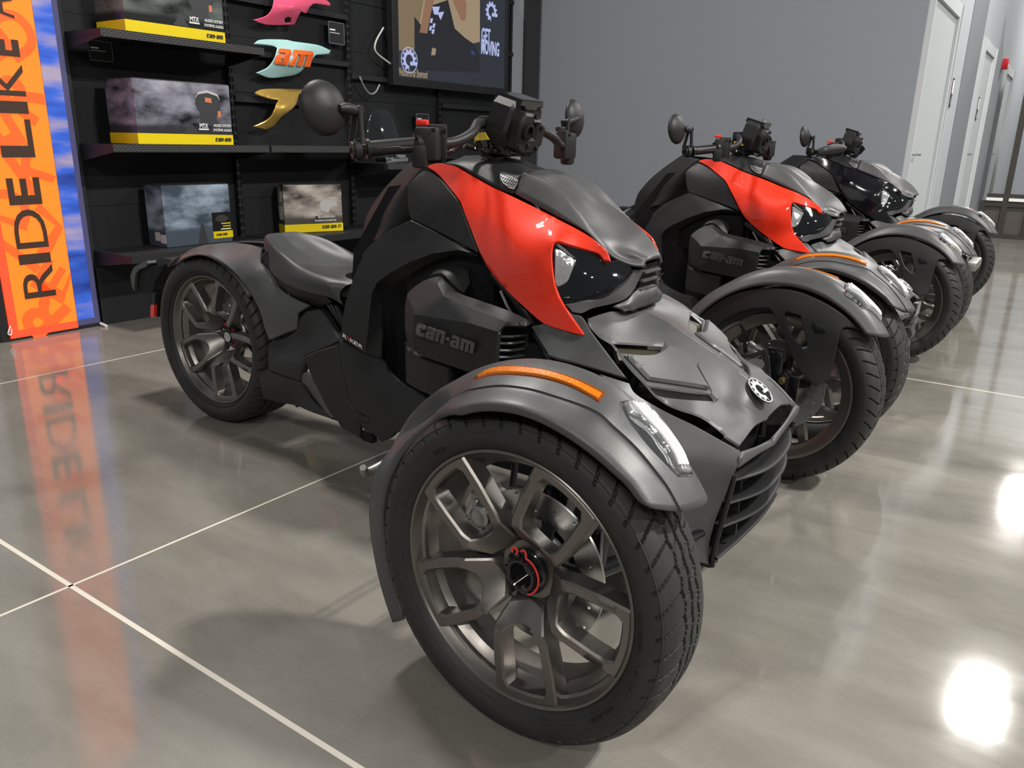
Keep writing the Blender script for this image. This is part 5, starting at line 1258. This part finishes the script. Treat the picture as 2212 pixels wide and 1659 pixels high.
swc = [(*n(100, 260)[0], .132), (*n(95, 550)[0], .135), (*n(450, 60)[0], .125), (*n(560, -160)[0], .120), (*n(760, -130)[0], .130), (*n(950, 190)[0], .170), (*n(540, 400)[0], .165), (*n(500, 700)[0], .160), (*n(300, 400)[0], .150), (*n(600, 200)[0], .128), (*n(300, 280)[0], .122), (*n(300, 600)[0], .152)]
swp = relief('swingarm_cover', sw_, swc, 'dark', root, thick=.02, edge=.004, rim=2.5, gpx=11); mirror(swp)
lw = n(-20, 620, 60, 560, 100, 556, 300, 632, 500, 702, 560, 800, 650, 940, 880, 1132, 918, 1160, 800, 1120, 600, 1050, 460, 985, 430, 1000, 390, 970, 200, 940, 40, 890, 0, 740)
lwc = [(*n(-20, 620)[0], .128), (*n(100, 556)[0], .132), (*n(500, 702)[0], .160), (*n(880, 1132)[0], .19), (*n(600, 1050)[0], .165), (*n(390, 970)[0], .135), (*n(40, 890)[0], .125), (*n(300, 750)[0], .145)]
lwp = relief('lower_rear_panel', lw, lwc, 'dark', root, thick=.02, edge=.004, rim=2.5, gpx=11); mirror(lwp)
edg = relief('panel_crease', n(500, 640, 520, 590, 550, 580, 600, 610, 700, 800, 800, 1000, 885, 1132, 860, 1120, 780, 1050, 640, 870, 545, 740, 505, 700), [(*n(500, 640)[0], .170), (*n(550, 580)[0], .182), (*n(700, 800)[0], .190), (*n(885, 1132)[0], .197), (*n(640, 870)[0], .172)], 'panel', root, thick=.01, edge=.003, rim=1.5, gpx=8); mirror(edg)
for o_ in (lo_, fo): pass
mk('side_stand_bracket', *box(-.855, -.19, .172, .04, .02, .032, ch=.004), 'black', root); mirror(root.children[-1])
fpg = MB().add(*tube([(-.66, -.20, .20), onS(800, 1018, .33), onS(784, 1010, .36)], [.012, .013, .009], 10)).obj('foot_peg', 'alu', root); mirror(fpg)
pdl = MB().add(*box(-.47, -.30, .19, .035, .09, .02, ch=.004)).add(*tube([(-.45, -.20, .21), (-.47, -.28, .195)], .008, 8)).obj('brake_pedal', 'alu', root)

# ---------------------------------------------------------------- seat
v3_ = lambda *L: [np.array([L[k], -L[k + 1], L[k + 2]]) for k in range(0, len(L), 3)]
cB = v3_(-1.425, 0, .585, -1.41, .055, .583) + C3(m(150, 710, 260, 800, 420, 890, 620, 955, 780, 990, 890, 1030, 1000, 1105), [.105, .125, .138, .140, .138, .132, .122])
cE = v3_(-1.440, 0, .640, -1.425, .058, .634) + C3(m(195, 540, 270, 650, 380, 752, 560, 812, 720, 850, 830, 880, 960, 970), [.112, .130, .142, .146, .142, .136, .122])
cT = v3_(-1.425, 0, .668, -1.405, .060, .668, -1.335, .100, .652, -1.265, .116, .628, -1.195, .124, .602, -1.130, .126, .588, -1.075, .122, .580, -1.040, .116, .572, -1.012, .108, .562)
cD = v3_(-1.395, 0, .655, -1.375, .045, .650, -1.310, .070, .622, -1.245, .078, .602, -1.180, .080, .590, -1.120, .080, .585, -1.070, .078, .583, -1.030, .076, .580, -.995, .072, .575)
cC = v3_(-1.370, 0, .640, -1.350, 0, .630, -1.290, 0, .606, -1.235, 0, .594, -1.175, 0, .590, -1.115, 0, .592, -1.065, 0, .598, -1.020, 0, .606, -.985, 0, .612)
seat = loft('seat', [cB, cE, cT, cD, cC], 'seat', root, 4, 5, 9, seam=True, raw=True, angle=40)
# close the underside with a tray
sb_ = relief('seat_base', m(0, 585, 20, 500, 70, 465, 100, 620, 160, 705, 260, 800, 420, 895, 620, 960, 770, 995, 855, 1080, 720, 1140, 600, 1092, 400, 1000, 250, 900, 170, 790, 100, 690), [(*m(0, 585)[0], .05), (*m(100, 620)[0], .085), (*m(260, 800)[0], .122), (*m(620, 960)[0], .134), (*m(855, 1080)[0], .12), (*m(720, 1140)[0], .10), (*m(400, 1000)[0], .11), (*m(170, 790)[0], .09)], 'dark', root, thick=.04, edge=.005, rim=2.5, gpx=10); mirror(sb_)
mk('seat_tray', *box(-1.17, 0, .545, .34, .19, .05, ch=.02), 'dark', root)
sfn = MB().add(*box(-1.02, 0, .55, .03, .16, .09, Matrix.Rotation(-.3, 3, 'Y'), .008)).obj('seat_nose', 'dark', root)
for k in range(3): tubeobj('seat_strut', [(-1.10 + .02 * k, -.10, .505 - .004 * k), (-.98 + .01 * k, -.12, .40 - .01 * k)], .008, 'gloss')

# ---------------------------------------------------------------- rear fender, tail
rlip = oo(560, 452, 640, 400, 750, 350, 880, 326, 1000, 342, 1150, 402, 1300, 502, 1450, 642, 1600, 832, 1700, 1000, 1800, 1200, 1870, 1450, 1935, 1620)
rcen = oo(540, 440, 640, 345, 760, 265, 880, 215, 1000, 190, 1120, 172, 1250, 165, 1380, 163, 1500, 165, 1620, 180, 1700, 195, 1800, 225, 1890, 265)
rfo = rlip + m(140, 1512, 250, 1465, 440, 1395, 455, 1200, 600, 1105, 400, 1010, 250, 905, 140, 790, 60, 640, 20, 590, 20, 480) + [(565, 535), (545, 528), (520, 524), (500, 523), (481, 523), (462, 525), (444, 527), (425, 532), (408, 539), (392, 550)]
rfc = [(*p, s) for p, s in zip(rlip, [.115, .120, .122, .123, .123, .124, .125, .126, .127, .128, .130, .132, .133])] + [(*m(140, 1512)[0], .135), (*m(440, 1395)[0], .128), (*m(600, 1105)[0], .128), (*m(250, 905)[0], .112), (*m(60, 640)[0], .085), (481, 523, .035), (520, 524, .035), (444, 527, .04), (408, 539, .06), (555, 531, .04), (510, 560, .10), (545, 590, .118), (580, 640, .124), (460, 535, .085), (610, 690, .132)]
rf = relief('rear_fender', rfo, rfc, 'panel', root, thick=.007, edge=.003, rim=2, gpx=11); rfL = mirror(rf)
# crown over the tire joining both halves
cv = []
for s_, dr in ((-.10, -.012), (-.05, -.002), (0, .002), (.05, -.002), (.10, -.012)):
    cv.append([np.array([-1.709 + (.322 + dr) * math.cos(t), s_, .288 + (.312 + dr) * math.sin(t)]) for t in np.radians(np.linspace(38, 128, 10))])
loft('fender_crown', cv, 'panel', rf, 3, 3, 10, raw=True, thick=.005)
tail = MB()
tl = [onS(u, v, .03) for u, v in qq(120, 700, 175, 565, 235, 525, 390, 458, 410, 500, 380, 555, 260, 600, 205, 680, 185, 880, 180, 945, 150, 880)]
tail.add(*plate([[(p[0], p[2]) for p in tl]], -.075, .075, lambda x, y, t: (x, t, y)))
tailo = tail.obj('tail_lamp_pod', 'panel', root, True, 30)
tt = [onS(u, v, .05) for u, v in qq(395, 460, 500, 428, 640, 458, 700, 470, 640, 520, 540, 545, 430, 545, 405, 510)]
MB().add(*plate([[(p[0], p[2]) for p in tt]], -.06, .06, lambda x, y, t: (x, t, y))).obj('tail_bridge', 'dark', tailo, True, 30)
ti = [onS(u, v, .03) for u, v in qq(205, 690, 260, 605, 380, 560, 430, 545, 560, 545, 640, 520, 480, 800, 440, 1000, 420, 1200, 440, 1380, 410, 1330, 400, 1000, 310, 990, 250, 970, 190, 960, 190, 860)]
MB().add(*plate([[(p[0], p[2]) for p in ti]], -.065, .065, lambda x, y, t: (x, t, y))).obj('mud_guard', 'black', root, True, 30)
rd = [onS(u, v, .085) for u, v in qq(290, 1010, 320, 1000, 352, 1005, 345, 1190, 290, 1190)]
MB().add(*plate([[(p[0], p[2]) for p in rd]], -.088, -.076, lambda x, y, t: (x, t, y))).obj('reflector_mount', 'dark', root, True, 30)
rd = [onS(u, v, .085) for u, v in qq(290, 1190, 345, 1190, 340, 1380, 322, 1405, 285, 1380, 282, 1300)]
ro = MB().add(*plate([[(p[0], p[2]) for p in rd]], -.090, -.078, lambda x, y, t: (x, t, y))).obj('red_reflector', 'redlens', root, True, 30)
tag(ro, 'small red rear reflector')
# swing arm behind the wheel
tubeobj('swing_arm', [(-1.05, .10, .33), (-1.4, .13, .31), (-1.709, .12, .288)], [.035, .032, .03], 'gloss', sym=False)
mk('axle', *tube([(-1.709, -.02, .288), (-1.709, .14, .288)], .018, 16), 'steel', root)

# ---------------------------------------------------------------- handlebar, controls, mirrors, instrument
bar = MB()
BP = [np.array([-.627, -.406, .938]), np.array([-.562, -.30, .950]), np.array([-.530, -.225, .955]), np.array([-.520, -.17, .975]), np.array([-.545, -.115, .998]), np.array([-.565, -.07, 1.0])]
for sg in (1, -1):
    P_ = [p * np.array([1, sg, 1]) for p in BP]; bar.add(*tube(P_, .0115, 14, 6))
P_ = [np.array([-.565, -.075, 1.0]), np.array([-.568, 0, 1.0]), np.array([-.565, .075, 1.0])]; bar.add(*tube(P_, .0125, 14, 4))
handle = bar.obj('handlebar', 'dark', root)
def along(t): return BP[0] + (BP[1] - BP[0]) * t
for sg in (1, -1):
    fx = lambda p: np.array([p[0], p[1] * sg, p[2]])
    q = MB().add(*tube([fx(along(.10)), fx(along(.98))], .0165, 20, smooth=False)).add(*tube([fx(along(.06)), fx(along(.12))], .021, 20, smooth=False)).add(*tube([fx(along(.94)), fx(along(1.04))], .025, 20, smooth=False))
    gp = q.obj('handgrip', 'cable', handle)
    # raised line on the grip
    sd = np.array([.65, -.55 * sg, 0]); sd = sd / np.linalg.norm(sd) * .0166
    MB().add(*tube([fx(along(.25)) + sd, fx(along(.62)) + sd, fx(along(.68)) + sd + np.array([0, 0, -.004]), fx(along(.9)) + sd + np.array([0, 0, -.004])], .0009, 6, smooth=False)).obj('grip_line', 'badge', gp)
    # control housing
    hc = along(1.14); Mx = Matrix.Rotation(sg * .42, 3, 'Z')
    q = MB().add(*box(*fx(hc + np.array([.004, 0, .0])),   .052, .046, .070, Mx, .010)).add(*box(*fx(hc + np.array([.010, .024, .004])), .044, .012, .074, Mx, .005)).add(*box(*fx(hc + np.array([0, -.022, -.026])), .034, .030, .05, Mx, .010))
    sh_ = q.obj('control_housing', 'dark', handle)
    MB().add(*box(*fx(hc + np.array([-.012, 0.0, .044])), .026, .020, .012, Mx, .004)).obj('kill_switch', 'redbtn' if sg == 1 else 'dark', sh_)
    for dz, dy in ((.028, .022), (-.036, .02), (.03, -.014)):
        MB().add(*tube([fx(hc + np.array([.028, dy, dz])), fx(hc + np.array([.034, dy, dz]))], .004, 8)).obj('screw', 'gloss', sh_)
    # bar end mirror
    be = fx(BP[0]); out = np.array([-.52, -.85 * sg, -.1]); out /= np.linalg.norm(out)
    q = MB().add(*tube([be + out * .004, be + out * .018], .0225, 24, smooth=False)).add(*tube([be + out * .017, be + out * .024], .018, 24, smooth=False))
    knb = q.obj('bar_end', 'dark', handle); mk('bar_end_screw', *tube([be + out * .023, be + out * .027], .006, 8), 'gloss', knb)
    top = fx(onS(772, 240, .415))
    q = MB()
    for dx in (-.011, .011):
        q.add(*tube([be + out * .012 + np.array([dx * 1.5, 0, .012]), (be + out * .012 + top) / 2 + np.array([dx * 1.1, 0, 0]), top + np.array([dx * .6, 0, 0])], [.0065, .006, .0065], 10, 4))
    q.add(*tube([top + np.array([-.012, 0, .004]), top + np.array([.012, 0, .004])], .008, 10, 3))
    arm = q.obj('mirror_arm', 'dark', handle)
    mc = fx(onS(700, 233, .486)) if sg == 1 else np.array([-.640, .486, 1.030])
    q = MB().add(*tube([top + np.array([0, 0, 0]), (top * .6 + mc * .4) + np.array([.010, 0, .002]), mc + np.array([.022, .02 * sg, 0])], [.010, .0125, .0075], 14, 5)).obj('mirror_stem', 'dark', handle)
    nr_ = np.array([.97, -.12 * sg, .12]); nr_ /= np.linalg.norm(nr_); ux = np.cross([0, 0, 1.0], nr_); ux /= np.linalg.norm(ux); uz = np.cross(nr_, ux)
    prof = [(.0005, .022), (.018, .0205), (.034, .0155), (.046, .0085), (.0535, .001), (.055, -.004), (.053, -.008), (.0005, -.008)]
    v, f = lathe(prof, 48); mir = recalc(mk('mirror_shell', [mc + p[0] * ux + p[1] * uz + p[2] * nr_ for p in v], f, 'dark', handle, True, 50))
    v, f = lathe([(.0005, -.0082), (.051, -.0082), (.051, -.0095), (.0005, -.0095)], 40); recalc(mk('mirror_glass', [mc + p[0] * ux + p[1] * uz + p[2] * nr_ for p in v], f, 'chrome', mir))
# clamp, riser and instrument
MB().add(*box(-.567, 0, 1.0, .05, .12, .035, ch=.008)).add(*box(-.575, 0, .955, .05, .07, .08, ch=.012)).obj('bar_clamp', 'gloss', handle)
Gc = np.array([-.508, 0.0, 1.003]); Rg = Matrix.Rotation(.28, 3, 'Y')
def gl(p): q = Rg @ Vector(p); return np.array([q[0] + Gc[0], q[1] + Gc[1], q[2] + Gc[2]])
ol = [(-.074, -.020), (-.066, .038), (-.050, .052), (.050, .052), (.066, .038), (.074, -.020), (.055, -.058), (-.055, -.058)]
ins = recalc(mk('instrument_cluster', *plate([smoothloop(ol, .012, 20)], -.040, .018, lambda x, y, t: gl((t, x, y)), ch=.007), 'dark', root, True, 40))
recalc(mk('instrument_display', *plate([inset(smoothloop(ol, .012, 20), .010)], -.044, -.040, lambda x, y, t: gl((t, x, y))), 'gloss', ins, True))
recalc(mk('instrument_visor', *plate([[(-.052, .044), (-.046, .060), (.046, .060), (.052, .044), (.030, .044), (.022, .036), (-.022, .036), (-.030, .044)]], -.05, .026, lambda x, y, t: gl((t, x, y)), ch=.003), 'lens', ins, True))
blk = [(-.052, -.05), (-.058, .012), (-.046, .034), (-.012, .034), (-.004, .022), (.020, .022), (.052, .006), (.054, -.040), (.030, -.062), (-.030, -.062)]
recalc(mk('instrument_bracket', *plate([smoothloop(blk, .012, 20), [(-.010, -.022), (.012, -.022), (.012, .008), (-.010, .008)]], .014, .048, lambda x, y, t: gl((t, x, y)), ch=.006), 'dark', ins, True, 40))
MB().add(*[np.array(0)] * 0) if False else None
q = MB()
v, f = lathe([(.0001, .0), (.020, .0), (.020, .010), (.013, .012), (.012, .004), (.0001, .004)], 24); q.add([gl((p[2] + .046, p[0] - .030, p[1] - .006)) for p in v], f); q.obj('socket', 'black', ins)
for y_, z_ in ((-.006, .028), (-.012, -.040), (.030, .004), (.026, -.045)):
    v, f = lathe([(.0001, 0), (.006, 0), (.006, .006), (.0001, .007)], 10); MB().add([gl((p[2] + .047, p[0] + y_, p[1] + z_)) for p in v], f).obj('bracket_screw', 'gloss', ins)
mk('instrument_mount', *box(-.535, 0, .945, .08, .09, .03, Matrix.Rotation(.15, 3, 'Y'), .008), 'gloss', root)
def cab(nm, pxs, ss, r=.0045, mtl='cable'):
    return MB().add(*tube(C3(pxs, ss), r, 8, 6)).obj(nm, mtl, handle)
cab('control_cable', kk(300, 850, 380, 830, 450, 800, 560, 700, 640, 590, 670, 550), [.19, .18, .165, .15, .13, .11], .006)
cab('control_cable', kk(760, 640, 800, 720, 860, 820, 950, 890, 1050, 890, 1140, 840, 1160, 800), [.07, .07, .06, .05, .04, .02, .0], .0045)
cab('control_cable', kk(750, 640, 780, 720, 840, 810, 930, 870, 1040, 872, 1120, 830), [.06, .06, .05, .04, .03, .01], .0045)
cab('control_cable', kk(600, 720, 700, 760, 820, 780, 1000, 800, 1250, 820), [.11, .09, .07, .05, .0], .007, 'gloss')
cab('brake_hose', kk(1400, 830, 1250, 810, 1150, 790), [-.14, -.08, -.03], .006)
P_ = C3(kk(720, 560, 870, 558, 940, 650, 720, 662, 690, 700, 705, 640, 668, 622, 700, 610), .085)
tgx = recalc(mk('yellow_tag', *plate([[(p[0], p[2]) for p in P_]], 0, 1, lambda x, y, t: (x, -.085 - .001 * t - .3 * (x + .55), y)), 'yellowtag', handle, False)); tag(tgx, 'yellow plastic tag')

# ---------------------------------------------------------------- the two other vehicles
def copy_tree(o, parent=None):
    q = o.copy(); COL.objects.link(q); q.parent = parent
    if parent is None: pass
    for ch in list(o.children): copy_tree(ch, q)
    return q
v2 = copy_tree(root); v2.location = (-.003, 1.748, 0); v2.rotation_euler = (0, 0, -.001)
tag(v2, 'middle matte black three-wheeled motorcycle with orange-red side fairings, between two others', 'motorcycle', GRP)
v3 = copy_tree(root); v3.location = (-.002, 3.435, 0); v3.rotation_euler = (0, 0, .012)
tag(v3, 'farthest three-wheeled motorcycle with gloss black side fairings beside the grey wall', 'motorcycle', GRP)
for o_ in v3.children:
    if o_.name.startswith('side_fairing'):
        o_.data = o_.data.copy(); o_.data.materials[0] = MT['paintblack']
# extra parts of the others
for o_ in list(v3.children):
    if o_.name.startswith('handlebar'):
        for ch in list(o_.children):
            if ch.name.startswith('yellow_tag'): bpy.data.objects.remove(ch)
        for sg in (1, -1):
            fx = lambda p: np.array([p[0], p[1] * sg, p[2]])
            P_ = [fx(p) for p in (np.array([-.60, -.425, .93]), np.array([-.555, -.40, .945]), np.array([-.515, -.32, .955]), np.array([-.49, -.24, .96]))]
            G_ = [[p + np.array([0, 0, .032 - .01 * abs(i - 1.5)]) for i, p in enumerate(P_)], [p + np.array([.012, 0, .0]) for p in P_], [p + np.array([0, 0, -.03 + .008 * abs(i - 1.5)]) for i, p in enumerate(P_)]]
            gd = loft('hand_guard', G_, 'dark', o_, 5, 4, 4, raw=True, thick=.006)
bgd = MB().add(*box(.225, -.0, .36, .05, .30, .05, ch=.012)).add(*tube([(.20, -.13, .34), (.16, -.13, .16)], .016, 10)).add(*tube([(.20, .13, .34), (.16, .13, .16)], .016, 10)).obj('bumper_guard', 'alu', v3)
plt = MB().add(*box(.198, 0, .375, .02, .12, .05, ch=.004)).obj('plate_holder', 'chrome', v2)
